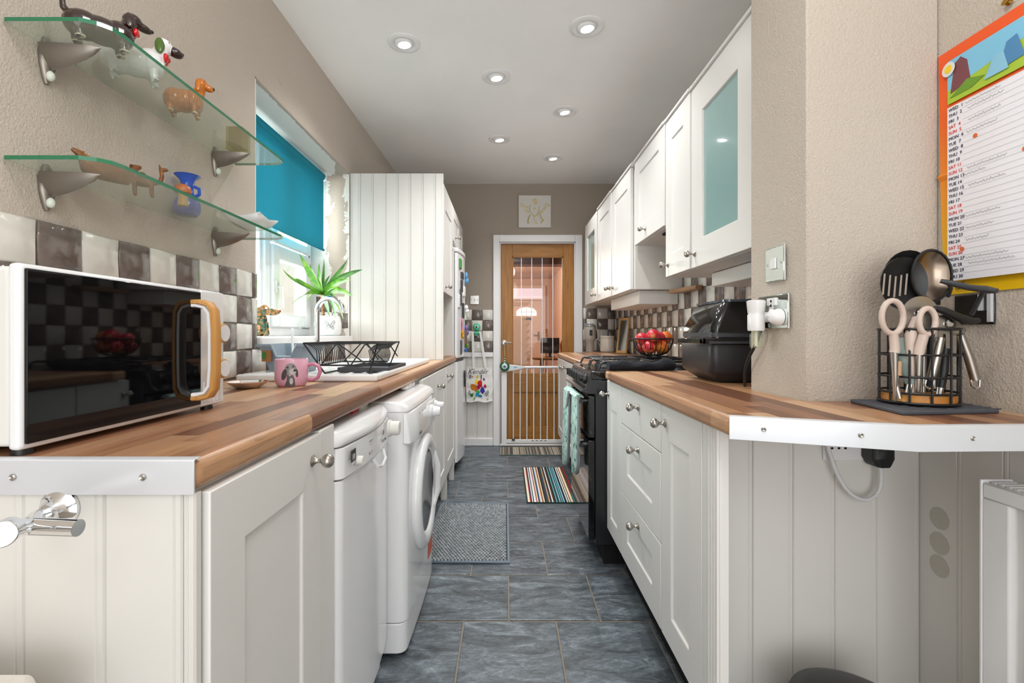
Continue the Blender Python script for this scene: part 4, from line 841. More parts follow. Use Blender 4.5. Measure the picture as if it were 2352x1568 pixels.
# dish rack
dk = thing('dish_rack', 'black wire dish drainer rack standing on the sink', 'dish rack', (-.58, 1.85, st - .008))
zt, zb, zf = 1.022, .942, st - .0035
T4 = [(-.714, 1.69, zt), (-.452, 1.69, zt), (-.448, 2.01, zt), (-.714, 2.01, zt)]; B4 = [(-.672, 1.73, zb), (-.492, 1.73, zb), (-.488, 1.97, zb), (-.672, 1.97, zb)]
m = MB(); m.tube(T4, .0032, 6, True); m.tube(B4, .003, 6, True); m.build('frame', 'blackw', dk)
for a, b in ((T4[0], (-.645, 1.705, zf)), (T4[1], (-.487, 1.705, zf)), (T4[2], (-.487, 1.99, zf)), (T4[3], (-.645, 1.99, zf))): MB().tube([a, b], .003, 6).build('leg', 'blackw', dk)
for x in (-.645, -.487): MB().tube([(x, 1.705, zf), (x, 1.99, zf)], .003, 6).build('runner', 'blackw', dk)
for yy, s in ((1.70, 1), (2.0, -1)):
    MB().tube([(-.668, yy + .03 * s, zb), (-.605, yy, zt - .006), (-.592, yy, zt - .003), (-.50, yy + .03 * s, zb)], .0026, 6).build('side_wire', 'blackw', dk); MB().tube([(-.56, yy + .03 * s, zb), (-.502, yy, zt - .006), (-.49, yy, zt - .004), (-.455, yy + .01, zb + .02)], .0026, 6).build('side_wire', 'blackw', dk)
for i in range(16):
    m = MB()
    yy = 1.70 + i * .0195
    m.tube([(-.712, yy, zt), (-.69, yy, zt - .010), (-.672, yy, zt - .026), (-.668, yy + .003, zb)], .0019, 5)
    m.build('plate_wire', 'blackw', dk, smooth=70); m = MB()
    m.tube([(-.450, yy, zt), (-.470, yy, zt - .010), (-.487, yy, zt - .026), (-.482, yy + .002, zt - .05), (-.489, yy + .003, zb)], .0019, 5); m.build('plate_wire', 'blackw', dk, smooth=70)
m = MB(); m.box(-.62, -.44, 1.78, 2.08, st - .007, st - .003);
m.box(-.625, -.435, 1.775, 1.781, st - .007, st + .012).box(-.625, -.435, 2.079, 2.085, st - .007, st + .012).box(-.625, -.619, 1.78, 2.08, st - .007, st + .012).box(-.441, -.435, 1.78, 2.08, st - .007, st + .012)
m = m.build('drip_tray', 'grey', bevel=.002); tag(m, 'dark grey plastic drip tray under the wire dish rack', 'tray')
# washing-up basin
bs = thing('washing_up_caddy', 'grey-blue plastic caddy with a scooped rim beside the sink tap', 'caddy', (-.83, 1.83, st - .008))
cb = pm('grey_blue_plastic', '#8c9aa6', .4); z0 = st - .0075; z1 = 1.018
def rr(x0, x1, y0, y1, z, cut=0): return [(x0, y0, z), (x0 + (x1 - x0) * .3, y0, z), (x0 + (x1 - x0) * .42, y0, z - cut), (x0 + (x1 - x0) * .72, y0, z - cut), (x0 + (x1 - x0) * .84, y0, z), (x1, y0, z), (x1, y1, z), (x0, y1, z)]
MB().loft([rr(-.865, -.755, 1.76, 1.90, z0), rr(-.89, -.735, 1.73, 1.93, z1, .042), rr(-.898, -.727, 1.722, 1.938, z1, .044), rr(-.898, -.727, 1.722, 1.938, z1 - .008, .044), rr(-.892, -.733, 1.728, 1.932, z1 - .008, .046), rr(-.862, -.758, 1.764, 1.896, z0 + .006)]).build('tub', cb, bs, smooth=30)
box('sticker', pm('brown_paper_sticker', '#9a6a3c', .6), -.883, -.848, 1.7315, 1.7365, .955, .995, bs); box('label_patch', pm('green_print', '#3e7a34', .6), -.882, -.868, 1.729, 1.732, .965, .99, bs)
br = MB().tube([(-.80, 1.80, z0 + .02), (-.82, 1.84, 1.05), (-.828, 1.86, 1.075)], [.004, .005, .0055], 8).build('washing_up_brush', pm('clear_white_plastic', '#e3e6e6', .25)); tag(br, 'white plastic brush handle leaning in the grey caddy', 'brush')
# mug
mg = thing('mug', 'pink mug printed with a grey dog portrait', 'mug', (-.660, 1.475, WT))
mc = Vector((-.660, 1.475, WT + .0005)); MR = .048
MB().lathe([(0, 0), (.038, 0), (.042, .004), (.0475, .014), (MR, .03), (MR, .081), (.0465, .0825), (.0445, .081), (.044, .02), (0, .010)], mc, n=40).build('cup', 'pink', mg, smooth=60)
MB().lathe([(0, -.0002), (.037, -.0002), (.0385, .004), (.0415, .0042), (0, .0042)], mc, n=32).build('foot_ring', pm('raw_clay', '#9a6556', .7), mg)
MB().tube([mc + Vector((.045, .01, .062)), mc + Vector((.060, .012, .067)), mc + Vector((.077, .014, .060)), mc + Vector((.083, .015, .042)), mc + Vector((.075, .014, .024)), mc + Vector((.058, .012, .016)), mc + Vector((.044, .01, .020))], .0058, 10).build('handle', pm('deep_pink_glaze', '#c77a96', .2, coat=.4), mg, smooth=60)
def mugp(u, v, d): a = R(-74) + u / MR; return (mc.x + (MR + d) * math.cos(a), mc.y + (MR + d) * math.sin(a), mc.z + v)
def decal(pts, mat, d, name, par, fn): n = len(pts); cx = sum(p[0] for p in pts) / n; cy = sum(p[1] for p in pts) / n; return MB().add([fn(u, v, d) for u, v in pts] + [fn(cx + (u - cx) * .5, cy + (v - cy) * .5, d) for u, v in pts] + [fn(cx, cy, d)], [(i, (i + 1) % n, n + (i + 1) % n, n + i) for i in range(n)] + [(n + i, n + (i + 1) % n, 2 * n) for i in range(n)]).build(name, mat, par, smooth=60)
def elp(cx, cy, a, b, rot=0, n=16): return [(cx + a * math.cos(q) * math.cos(rot) - b * math.sin(q) * math.sin(rot), cy + a * math.cos(q) * math.sin(rot) + b * math.sin(q) * math.cos(rot)) for q in [2 * PI * i / n for i in range(n)]]
G1, G2, G3 = pm('print_mid_grey', '#8d8a8c', .3), pm('print_dark_grey', '#4e4b4e', .3), pm('print_pale_grey', '#b9b6b8', .3)
decal([(-.013, .004), (.017, .004), (.015, .024), (.010, .038), (-.006, .038), (-.007, .020)], G2, .0003, 'portrait_neck', mg, mugp)
decal(elp(.004, .054, .0165, .018), G1, .0005, 'portrait_head', mg, mugp); decal(elp(-.014, .038, .0075, .017, -.25), G2, .0008, 'portrait_ear', mg, mugp); decal(elp(.021, .042, .004, .013, .1), G2, .0008, 'portrait_ear', mg, mugp)
decal(elp(.010, .046, .009, .010, .3), G3, .0009, 'portrait_muzzle', mg, mugp); decal(elp(.015, .050, .004, .0032), 'ink', .0012, 'portrait_nose', mg, mugp)
decal(elp(-.004, .059, .0028, .0028), 'ink', .0012, 'portrait_eye', mg, mugp); decal(elp(.011, .062, .0024, .0026), 'ink', .0012, 'portrait_eye', mg, mugp); decal(elp(.006, .018, .005, .010), G3, .0006, 'portrait_chest', mg, mugp)
# trinket dish
td = thing('trinket_dish', 'shallow patterned dish lying beside the microwave', 'dish', (-.765, 1.42, WT))
MB().lathe([(0, 0), (.030, 0), (.034, .002), (.050, .012), (.057, .018), (.055, .0185), (.045, .011), (0, .005)], (-.765, 1.42, WT + .0005), n=32).build('bowl', pm('terracotta_cream', '#cdae97', .3, coat=.3), td, smooth=60)
for q, hx in enumerate(('#b03a34', '#3f7a63', '#ece8e2', '#d0622e', '#b03a34')):
    a0, a1 = q * 1.2566, q * 1.2566 + 1.1; MB().add([(-.765 + r_ * math.cos(a), 1.42 + r_ * math.sin(a), WT + z_) for r_, z_ in ((.046, .0126), (.0545, .0195)) for a in (a0, (a0 + a1) / 2, a1)], [(0, 1, 4, 3), (1, 2, 5, 4)]).build('painted_patch', pm('dish_paint_%d' % q, hx, .3), td)
o = MB().tube([(-.78, 1.41, WT + .017), (-.735, 1.425, WT + .017)], .006, 8).build('tea_bag_squeezer', 'white'); tag(o, 'small white object lying in the patterned dish', 'trinket')
# chrome towel arm on the near end panel
ch = thing('roll_holder', 'chrome wall mounted roll holder on the near left panel', 'holder', (-.55, .605, .83))
q = at(140, 1166, .604)
MB().lathe([(0, 0), (.024, 0), (.024, .004), (.012, .010), (.0105, .02), (0, .02)], q, (0, -1, 0)).build('rose', 'chrome', ch, smooth=60)
pe = Vector((-.486, .455, .866)); p1 = q + Vector((0, -.012, 0)); p2 = at(70, 1208, .505)
MB().tube([p1, p1 + Vector((0, -.02, 0)), p2, at(12, 1218, .47)], .0085, 14).build('arm', 'chrome', ch, smooth=60)
MB().cyl(p2 + Vector((-.006, 0, 0)), at(180, 1212, .505), .0088, n=20).build('bar', 'chrome', ch)
MB().cyl(at(22, 1216, .475), at(2, 1228, .455), .0125, n=24).build('end_stop', 'chrome', ch, bevel=.001)
# pale bin lid corner at the bottom left
bn = MB().loft([[(-.62 + a * w, .38 + b * w, z) for a, b in ((-1, -.8), (-.8, -1), (.8, -1), (1, -.8), (1, .8), (.8, 1), (-.8, 1), (-1, .8))] for z, w in ((0, .13), (.62, .16), (.64, .17), (.668, .165), (.676, .13))]).build('waste_bin', pm('warm_white_plastic', '#e2dcd4', .4), bevel=.006, seg=3)
bn.location = (-.05, 0, .0); tag(bn, 'warm white plastic bin below the chrome roll holder, only its rim showing', 'bin')
# ------------------------------------------------------------------ right counter
# air fryer: wide face turned to the camera, sloped glossy hood above a matt drawer
af = thing('air_fryer', 'large black air fryer with a glossy hood on the right worktop', 'air fryer', (.86, 1.6, WT))
def plan(y0, y1, x0, x1, r=.024):
    P = []
    for cx, cy, a0 in ((x1 - r, y0 + r, -90), (x1 - r, y1 - r, 0), (x0 + r, y1 - r, 90), (x0 + r, y0 + r, 180)):
        for k in range(6): a = R(a0 + 90 * k / 5); P.append((cx + r * math.cos(a), cy + r * math.sin(a)))
    return P
fy0, fy1, fx0, fx1 = 1.53, 1.80, .655, 1.0
MB().loft([[(x, y, z) for x, y in plan(fy0 + g, fy1 - g, fx0 + g * 1.3, fx1 - g)] for z, g in ((WT + .002, .034), (WT + .006, .031), (WT + .020, .016), (WT + .032, .004), (WT + .040, 0), (WT + .122, 0), (WT + .128, .002))]).build('drawer', pm('matt_black_shell', '#26262a', .42), af, smooth=50)
MB().loft([[(x, y, z) for x, y in plan(fy0 + .004, fy1 - .004, fx0 + .006, fx1 - .004)] for z in (WT + .122, WT + .152)]).build('belt', 'blackg', af, smooth=50)
MB().loft([[(x, y, z) for x, y in plan(fy0 + .002, fy1 - .002, fx0 + .002, fx1 - .002)] for z in (WT + .150, WT + .164)]).build('collar', 'grey', af, smooth=50)
MB().loft([[(x, y, z) for x, y in plan(fy0 + g * .3, fy1 - g * .25, fx0 + .004 + g, fx1 - .004)] for z, g in ((WT + .164, 0), (WT + .188, .004), (WT + .262, .045), (WT + .264, .05))]).build('hood', 'blackg', af, smooth=50)
MB().loft([[(x, y, z) for x, y in plan(fy0 + .014, fy1 - .01, fx0 + .05, fx1 - .004)] for z in (WT + .264, WT + .272)]).build('top_plate', pm('blue_black_lid', '#39424d', .15, coat=.5), af, smooth=50)
MB().box(fx0 - .032, fx0 + .14, fy0 - .010, fy0 + .012, WT + .128, WT + .147).box(fx0 - .032, fx0 - .018, fy0 - .010, fy1 - .06, WT + .128, WT + .147).build('handle', 'blackg', af, bevel=.003)
box('handle_inset', 'grey', fx0 - .010, fx0 + .13, fy0 - .0108, fy0 - .009, WT + .129, WT + .136, af)
# cable from the double socket down to the fryer
kc = MB().tube(bez3((.700, 1.315, 1.065), (.692, 1.33, 1.00), (.690, 1.40, .985), (.705, 1.412, .90), 18), .0042, 8).build('power_cable', 'black', smooth=60); tag(kc, 'black power cable hanging from the double socket to the worktop', 'cable')
PX = .716
def plate(name, label, cat, y0, y1, z0, z1, x=PX):
    r = thing(name, label, cat, (x, (y0 + y1) / 2, z0)); MB().box(x - .006, x, y0, y1, z0, z1).build('face_plate', pm('mirror_chrome_plate', '#d9e2dc', .07, 1), r, bevel=.003, seg=3); return r
sw = plate('light_switch', 'chrome single light switch on the beige pier above the double socket', 'light switch', 1.222, 1.312, 1.193, 1.285)
MB().prism([(1.255, 1.226), (1.281, 1.226), (1.281, 1.254), (1.255, 1.254)], PX - .0065, PX - .0105, 'x').build('rocker', 'white', sw, bevel=.001)
for y in (1.235, 1.30): MB().lathe([(0, 0), (.0035, 0), (.003, .001), (0, .001)], (PX - .006, y, 1.24), (-1, 0, 0), 12).build('screw', 'steel', sw)
so = plate('double_socket', 'chrome double power socket on the beige pier with plugs in it', 'socket', 1.205, 1.350, 1.068, 1.158)
for y in (1.29, 1.262): box('rocker', 'white', PX - .010, PX - .005, y - .007, y + .007, 1.130, 1.150, so, .001)
box('usb_block', 'white', PX - .008, PX - .005, 1.272, 1.290, 1.118, 1.150, so, .001); box('usb_port', 'gap', PX - .0085, PX - .006, 1.276, 1.286, 1.139, 1.145, so); box('usb_port', 'gap', PX - .0085, PX - .006, 1.276, 1.286, 1.127, 1.133, so)
fr_ = thing('air_freshener', 'white plug-in air freshener with a pale glass bottle in the double socket', 'air freshener', (.68, 1.31, 1.04))
ac = Vector((.679, 1.30, 1.063))
MB().lathe([(0, 0), (.020, 0), (.0215, .004), (.0215, .042), (.0195, .046), (.021, .050), (.024, .080), (.019, .083), (0, .081)], ac, n=28).build('housing', 'white', fr_, smooth=50)
MB().cyl((.695, 1.30, 1.10), (PX - .006, 1.30, 1.10), .014).build('plug_body', 'white', fr_)
MB().lathe([(0, -.046), (.014, -.046), (.016, -.043), (.016, -.012), (.012, -.004), (.012, 0), (0, 0)], ac, n=20).build('bottle', pane('pale_bottle_glass', '#f2f4e4', .5, veil=.15), fr_, smooth=60)
MB().cyl(ac + Vector((0, 0, -.042)), ac, .004, n=10).build('wick', 'white', fr_)
MB().tube([(.694, 1.335, 1.115), (.694, 1.337, 1.09), (.698, 1.33, 1.07)], .009, 10).build('black_plug', 'black', fr_) if False else None
pg = thing('plug', 'white plug in the right half of the chrome double socket', 'plug', (.70, 1.235, 1.09))
MB().lathe([(0, 0), (.022, 0), (.022, .008), (.016, .022), (.010, .028), (0, .028)], (PX - .007, 1.238, 1.098), (-1, 0, 0), 24).build('body', 'white', pg, smooth=50); MB().tube([(PX - .03, 1.245, 1.10), (PX - .025, 1.242, 1.118)], [.008, .006], 10).build('grip', 'white', pg)
bp = thing('plug', 'black plug half hidden behind the air freshener', 'plug', (.70, 1.335, 1.09))
MB().box(PX - .030, PX - .006, 1.322, 1.352, 1.083, 1.118).build('body', pm('dark_blue_black', '#1b2735', .35), bp, bevel=.006, seg=3); MB().cyl((PX - .018, 1.323, 1.062), (PX - .018, 1.33, 1.085), .0055).build('strain_relief', 'black', bp)
# towel on the worktop end
m = MB(); rings = []
for i in range(25):
    f = i / 24; x = .447 + .285 * f; w = .034; hh = .040 + .004 * math.sin(9 * f) + (.006 if f > .8 else 0) - .004 * math.sin(20 * f)
    rings.append([(x, 2.095 + w * math.cos(a) * (1 + .06 * math.sin(5 * a + 12 * f)), WT + .0015 + max(0, hh * .5 + hh * .5 * math.sin(a) * (1 + .05 * math.sin(7 * a + 25 * f)))) for a in [2 * PI * k / 20 for k in range(20)]])
tw_ = m.loft(rings).build('folded_towel', pm('navy_black_towelling', '#1d212b', .95, bump=(420, .9, .006, 2)), smooth=60); tag(tw_, 'dark navy towel folded along the worktop edge beside the hob', 'towel')
# fruit bowl on the pan support
fbx, fby, fz = .752, 2.45, .934
fb = thing('fruit_bowl', 'black wire fruit bowl standing on the hob', 'bowl', (fbx, fby, fz))
m = MB()
def circ(r_, z, n=32): return [(fbx + r_ * math.cos(2 * PI * i / n), fby + r_ * math.sin(2 * PI * i / n), z) for i in range(n)]
m.tube(circ(.100, fz + .098), .0035, 8, True); m.tube(circ(.040, fz + .014), .0025, 6, True)
m.build('rings', 'blackw', fb)
m = MB()
for i in range(22):
    a = 2 * PI * i / 22; m.tube([(fbx + r_ * math.cos(a), fby + r_ * math.sin(a), fz + z) for r_, z in ((.040, .014), (.066, .024), (.086, .048), (.096, .075), (.100, .098))], .0019, 5)
m.build('wires', 'blackw', fb)
m = MB(); m.tube(circ(.034, fz + .0025), .0025, 6, True)
for i in range(4): a = PI / 2 * i + .4; m.tube([(fbx + .034 * math.cos(a), fby + .034 * math.sin(a), fz + .002), (fbx + .040 * math.cos(a), fby + .040 * math.sin(a), fz + .014)], .0025, 6)
m.build('foot', 'blackw', fb)
def fruit_mat(n, a, b, c):
    t = NT(n); o = t.obj(); t.col(t.ramp(t.noise(o, 16, 3, .55, .5), [(.34, a), (.52, b), (.68, c)])); t.rough(.3); return t.m
FM = [fruit_mat('red_yellow_apple', '#a5162a', '#c8283a', '#e2b04a'), fruit_mat('orange_nectarine', '#b8401e', '#d8742a', '#e8a63a'), fruit_mat('yellow_apple', '#d8c040', '#e2cf5c', '#dca03a')]
FR_ = [(-.012, -.045, .112, .036, 0, 'red and yellow apple at the very top of the fruit bowl'), (-.058, -.004, .098, .033, 0, 'red apple at the left rim of the fruit bowl'), (.026, -.015, .100, .036, 0, 'dark red nectarine in the middle of the fruit bowl'),
       (.064, -.002, .104, .034, 1, 'orange nectarine at the right rim of the fruit bowl'), (-.030, -.043, .056, .036, 0, 'mottled red apple low at the front left of the wire bowl'), (.032, -.040, .056, .035, 1, 'orange nectarine low at the front right of the wire bowl'),
       (.058, .020, .055, .032, 2, 'yellow apple low at the right of the wire bowl'), (-.035, .040, .055, .033, 0, 'apple at the back left of the wire bowl'), (.02, .045, .085, .033, 1, 'nectarine at the back of the wire bowl')]
for dx, dy, dz, r_, mi, lb in FR_:
    f = thing('fruit', lb, 'fruit', (fbx + dx, fby + dy, fz + dz), random.uniform(0, 6), 'fruit in the wire bowl')
    prof = [(r_ * .12 * (1 if k in (0, 12) else 0) + r_ * math.sin(PI * k / 12) * (1.0 + .05 * math.cos(PI * k / 12)), -r_ * math.cos(PI * k / 12) * .93 - (r_ * .16 if k == 12 else 0) + (r_ * .1 if k == 0 else 0)) for k in range(13)]
    MB().lathe(prof, (0, 0, 0), (.2, .1, 1), 20).build('flesh', FM[mi], f, smooth=80, local=True)
    MB().tube([(0, 0, r_ * .72), (.002, 0, r_ * 1.05)], .0012, 5).build('stalk', 'soil' if 'soil' in M else pm('soil', '#3a2a20', .9), f, local=True)
# far corner: tumbler, canister, leaning frame
tb = thing('tumbler', 'tall grey handled tumbler standing in the far right corner', 'tumbler', (.765, 4.36, WT))
c0 = (.765, 4.36, WT + .0005)
MB().lathe([(0, 0), (.036, 0), (.037, .004), (.039, .095), (.050, .112), (.052, .122), (.054, .222), (.053, .225), (0, .225)], c0, n=30).build('cup', pm('warm_grey_metal', '#a39c92', .45), tb, smooth=50)
MB().lathe([(0, .223), (.050, .223), (.051, .236), (.046, .244), (.03, .247), (0, .247)], c0, n=30).box(.72, .80, 4.345, 4.375, WT + .245, WT + .256).build('lid', pm('smoked_lid', '#7c7f80', .15, coat=.3), tb)
MB().tube([(.812, 4.35, WT + .205), (.842, 4.345, WT + .20), (.848, 4.343, WT + .16), (.840, 4.345, WT + .115), (.808, 4.35, WT + .11)], .009, 10).build('handle', bpy.data.materials['warm_grey_metal'], tb, smooth=60)
box('badge', pm('dark_badge', '#26343c', .3), .752, .778, 4.304, 4.3085, WT + .15, WT + .20, tb, .002)
cn = thing('ceramic_jar', 'round cream ceramic jar with a rolled rim beside the tumbler', 'jar', (.91, 4.30, WT))
MB().lathe([(0, 0), (.055, 0), (.062, .006), (.064, .02), (.064, .11), (.060, .122), (.064, .128), (.066, .14), (.063, .146), (.056, .144), (.054, .13), (.056, .02), (0, .012)], (.91, 4.30, WT + .0005), n=36).build('jar', pm('jar_glaze', '#d9d4c8', .25, coat=.3), cn, smooth=60)
MB().tube([(.848, 4.29, WT + .125), (.838, 4.285, WT + .118), (.836, 4.284, WT + .10), (.845, 4.288, WT + .094)], .0025, 8).build('wire_clasp', 'steel', cn)
MB().add([(.80, 4.40, WT + .14), (.88, 4.42, WT + .12), (.87, 4.42, WT + .001), (.81, 4.40, WT + .001)], [(0, 1, 2, 3)]) if False else None
pf = thing('picture_frame', 'small light wooden frame leaning on the tiles in the far corner', 'frame', (.97, 4.02, WT))
rot = Matrix.Rotation(R(9), 3, 'Y')
fm_ = MB()
for a in ((-.055, -.043, 0, .30), (.043, .055, 0, .30), (-.043, .043, 0, .022), (-.043, .043, .278, .30)): fm_.box(-.008, .008, a[0], a[1], a[2], a[3])
fm_.v = [tuple(rot @ Vector(p)) for p in fm_.v]; fm_ = fm_.build('frame', 'bamboo', pf, local=True, bevel=.002); g_ = MB().box(-.002, .001, -.043, .043, .022, .278); g_.v = [tuple(rot @ Vector(p)) for p in g_.v]; g_.build('mirror_glass', pm('mirror', '#cfd2cf', .06, 1), pf, local=True)
k_ = MB().lathe([(0, 0), (.012, 0), (.012, .008), (.005, .012), (0, .012)], tuple(rot @ Vector((0, 0, .30)))); k_.build('hanger', 'blackw', pf, local=True); pf.rotation_euler = (0, 0, R(35)); pf.location = (.965, 4.0, WT + .002)
# oven gloves over the top handle
og = thing('oven_glove', 'mint green double oven glove with grey piping hung on the oven handle', 'oven glove', (.33, 2.45, .74))
t = NT('mint_leaf_print'); o_ = t.obj(); x, y, z = t.sep(o_); f = t.noise(t.comb(t.math('MULTIPLY', x, 60), t.math('MULTIPLY', y, 30), t.math('MULTIPLY', z, 22)), 1, 3, .6, 1.5)
t.col(t.ramp(f, [(.36, '#4f6a62'), (.42, '#86aaa0'), (.47, '#a9cbc2'), (.7, '#c6ddd6')])); t.rough(.9); t.bump(t.noise(o_, 26, 2), .6, .012); M['mint'] = t.m
M['gpipe'] = pm('grey_piping', '#85858a', .9)
def pad(yc, x0, x1, ztop, zbot, wid):
    front = []; P = []
    n = 15
    for i in range(n):
        f = i / (n - 1); z = ztop + (zbot - ztop) * f; x = x0 + (x1 - x0) * f ** .8
        w = wid * (.86 + .14 * math.sin(PI * min(1, f * 1.2))) * (1 if f < .82 else math.sqrt(max(.02, 1 - ((f - .82) / .19) ** 2)))
        P.append((x, z, w))
    m = MB(); m.loft([[(x - .012, yc - w * .96, z), (x - .022, yc - w * .5, z), (x - .024, yc, z), (x - .022, yc + w * .5, z), (x - .012, yc + w * .96, z), (x + .004, yc + w, z), (x + .010, yc + w * .5, z), (x + .012, yc, z), (x + .010, yc - w * .5, z), (x + .004, yc - w, z)] for x, z, w in P])
    a = m.build('pad', 'mint', og, smooth=70)
    MB().tube([(x - .004, yc - w * 1.0, z) for x, z, w in P] + [(x - .004, yc + w * 1.0, z) for x, z, w in reversed(P)], .0065, 8, False).build('piping', 'gpipe', a, smooth=70)
pad(2.53, .332, .322, .765, .37, .085); pad(2.29, .342, .338, .765, .395, .075)
MB().loft([[(x, y, z) for x, z in ((.318, .762), (.328, .772), (.352, .773), (.363, .762), (.358, .757), (.350, .763), (.334, .763), (.324, .755))] for y in (2.225, 2.30, 2.42, 2.53, 2.61)]).build('band', 'mint', og, smooth=60)
MB().tube([(.318, 2.41, .768), (.311, 2.415, .73), (.309, 2.42, .69)], [.006, .0065, .005], 8).build('loop', 'gpipe', og)

# ------------------------------------------------------------------ utensil pot, mat, calendar, socket, radiator
mt = MB().prism([(.797, 1.110), (.772, .932), (.985, .955), (1.005, 1.095)], WT, WT + .009).build('trivet_mat', pm('grey_rubber', '#4a4d55', .7), bevel=.003); 
m = MB()
for i in range(7):
    for j in range(7):
        f, g = (i + .5) / 7, (j + .5) / 7; x = (.80 * (1 - f) + 1.0 * f) - .02 * (1 - g) * (1 - f); y = .95 + .14 * g; m.ell((x, y, WT + .009), (.010, .0055, .0016), 8, 4)
k = m.build('ribs', bpy.data.materials['grey_rubber'], mt); k['kind'] = 'stuff'
tag(mt, 'dark grey ribbed mat lying under the wire utensil basket', 'mat')
ux, uy, uz = .890, 1.035, WT + .0115
ub = thing('utensil_basket', 'black wire utensil basket with a wooden base on the grey mat', 'basket', (ux, uy, uz))
UR, UH = .068, .158
def uc(r_, z, n=32): return [(ux + r_ * math.cos(2 * PI * i / n), uy + r_ * math.sin(2 * PI * i / n), uz + z) for i in range(n)]
m = MB()
for z in (.0035, .024, .058, .104, UH): m.tube(uc(UR, z), .0024 if z not in (.0035, UH) else .003, 6, True)
for i in range(12): a = 2 * PI * i / 12 + .15; m.tube([(ux + UR * math.cos(a), uy + UR * math.sin(a), uz + z) for z in (.003, UH)], .0024, 6)
m.build('wire_cage', 'blackw', ub)
MB().lathe([(0, .003), (.064, .003), (.064, .020), (0, .020)], (ux, uy, uz), n=36).build('wooden_base', wood_mat('orange_wood', '#b8742e', '#d69a4e', 0), ub)
def U(px, py, dY=0.0): return at(px, py, uy + dY)
def utensil(name, label, parts):
    r = thing(name, label, 'utensil', (ux, uy, uz + .02), 0, 'utensils in the wire basket')
    for nm, mat, mb in parts: mb.build(nm, mat, r, smooth=60)
def disc(mb, c, rx, rz, ny, th=.003, n=24, tilt=0.0):
    c = Vector(c); rt = Matrix.Rotation(tilt, 3, 'Y')
    mb.loft([[c + rt @ Vector((rx * s * math.cos(2 * PI * i / n), ny * q, rz * s * math.sin(2 * PI * i / n))) for i in range(n)] for s, q in ((.3, -.0), (.75, -.35), (1, -1), (1.0, -1.25), (.74, -.6), (.28, -.25))]); return mb
base = (ux, uy, uz + .021)
mb = disc(MB(), U(2065, 652, .03), .052, .058, .012); hd = MB().tube([U(2075, 700, .03), U(2095, 780, .02), U(2105, 925, .01)], [.007, .006, .005], 8)
sl = MB()
for i in range(5): p = U(2038 + i * 13, 650 - abs(i - 2) * 3 + 6, .0); sl.add([p + Vector((-.0022, .012, -.024)), p + Vector((.0022, .012, -.024)), p + Vector((.006, .012, .022)), p + Vector((.002, .012, .022))], [(0, 1, 2, 3)])
utensil('slotted_spoon', 'black plastic slotted spoon head, leftmost in the utensil basket', [('head', 'black', mb), ('handle', 'black', hd), ('slots', pm('slot_light', '#9c9186', .6), sl)])
utensil('serving_spoon', 'large black serving spoon behind the slotted spoon in the basket', [('head', 'black', disc(MB(), U(2075, 640, .052), .058, .062, .014)), ('handle', 'black', MB().tube([U(2090, 700, .05), U(2110, 925, .02)], [.007, .005], 8))])
utensil('steel_ladle', 'brown-grey steel ladle bowl rising in the middle of the basket', [('bowl', pm('bronze_steel', '#9a8a7c', .22, 1), disc(MB(), U(2118, 636, .035), .044, .056, .020)), ('rim', 'black', MB().tube([U(2118, 636, .035) + Vector((.044 * math.cos(a), -.024, .056 * math.sin(a))) for a in [2 * PI * i / 28 for i in range(28)]], .003, 6, True)), ('handle', 'steel', MB().tube([U(2122, 690, .035), U(2120, 925, .015)], [.006, .005], 8))])
utensil('black_spatula', 'black spatula head standing at the back right of the basket', [('head', 'black', MB().loft([[U(px, py, .055) + Vector((0, d, 0)) for px, py in ((2105, 620), (2112, 596), (2130, 585), (2148, 592), (2160, 612), (2163, 650), (2160, 700), (2125, 700))] for d in (0, .006)])), ('handle', 'black', MB().tube([U(2142, 700, .055), U(2130, 925, .02)], [.007, .005], 8))])
beige = pm('beige_handle', '#cbb9ae', .4)
utensil('kitchen_scissors', 'pair of kitchen scissors with beige looped handles at the front of the basket', [
    ('handle_loop', beige, MB().tube([U(2050 + 25 * math.cos(a), 728 + 38 * math.sin(a), -.052 + .004 * math.sin(a)) for a in [2 * PI * i / 20 for i in range(20)]], .0058, 8, True)),
    ('handle_loop', beige, MB().tube([U(2130 + 19 * math.cos(a), 738 + 30 * math.sin(a), -.058) for a in [2 * PI * i / 20 for i in range(20)]], .0058, 8, True)),
    ('shank', beige, MB().tube([U(2052, 766, -.05), U(2056, 800, -.045), U(2054, 810, -.045)], [.008, .009, .009], 8)), ('shank', beige, MB().tube([U(2122, 768, -.056), U(2112, 800, -.05), U(2110, 815, -.05)], [.009, .010, .009], 8)),
    ('blade', 'steel', MB().tube([U(2054, 808, -.045), U(2056, 920, -.035)], [.007, .003], 8)), ('blade', 'steel', MB().tube([U(2110, 812, -.05), U(2108, 905, -.04)], [.007, .005], 8))])
utensil('pizza_cutter', 'round steel pizza cutter wheel between the two scissor loops', [('wheel', 'steel', MB().lathe([(0, -.001), (.030, -.001), (.040, 0), (.030, .001), (0, .001)], U(2113, 724, -.03), (0, 1, .05), 40)), ('hub', 'chrome', MB().lathe([(0, 0), (.006, 0), (.005, .004), (0, .005)], U(2113, 718, -.034), (0, -1, 0), 16)), ('handle', beige, MB().tube([U(2105, 730, -.034), U(2092, 770, -.04), U(2090, 790, -.04), U(2096, 900, -.03)], [.008, .011, .008, .006], 8))])
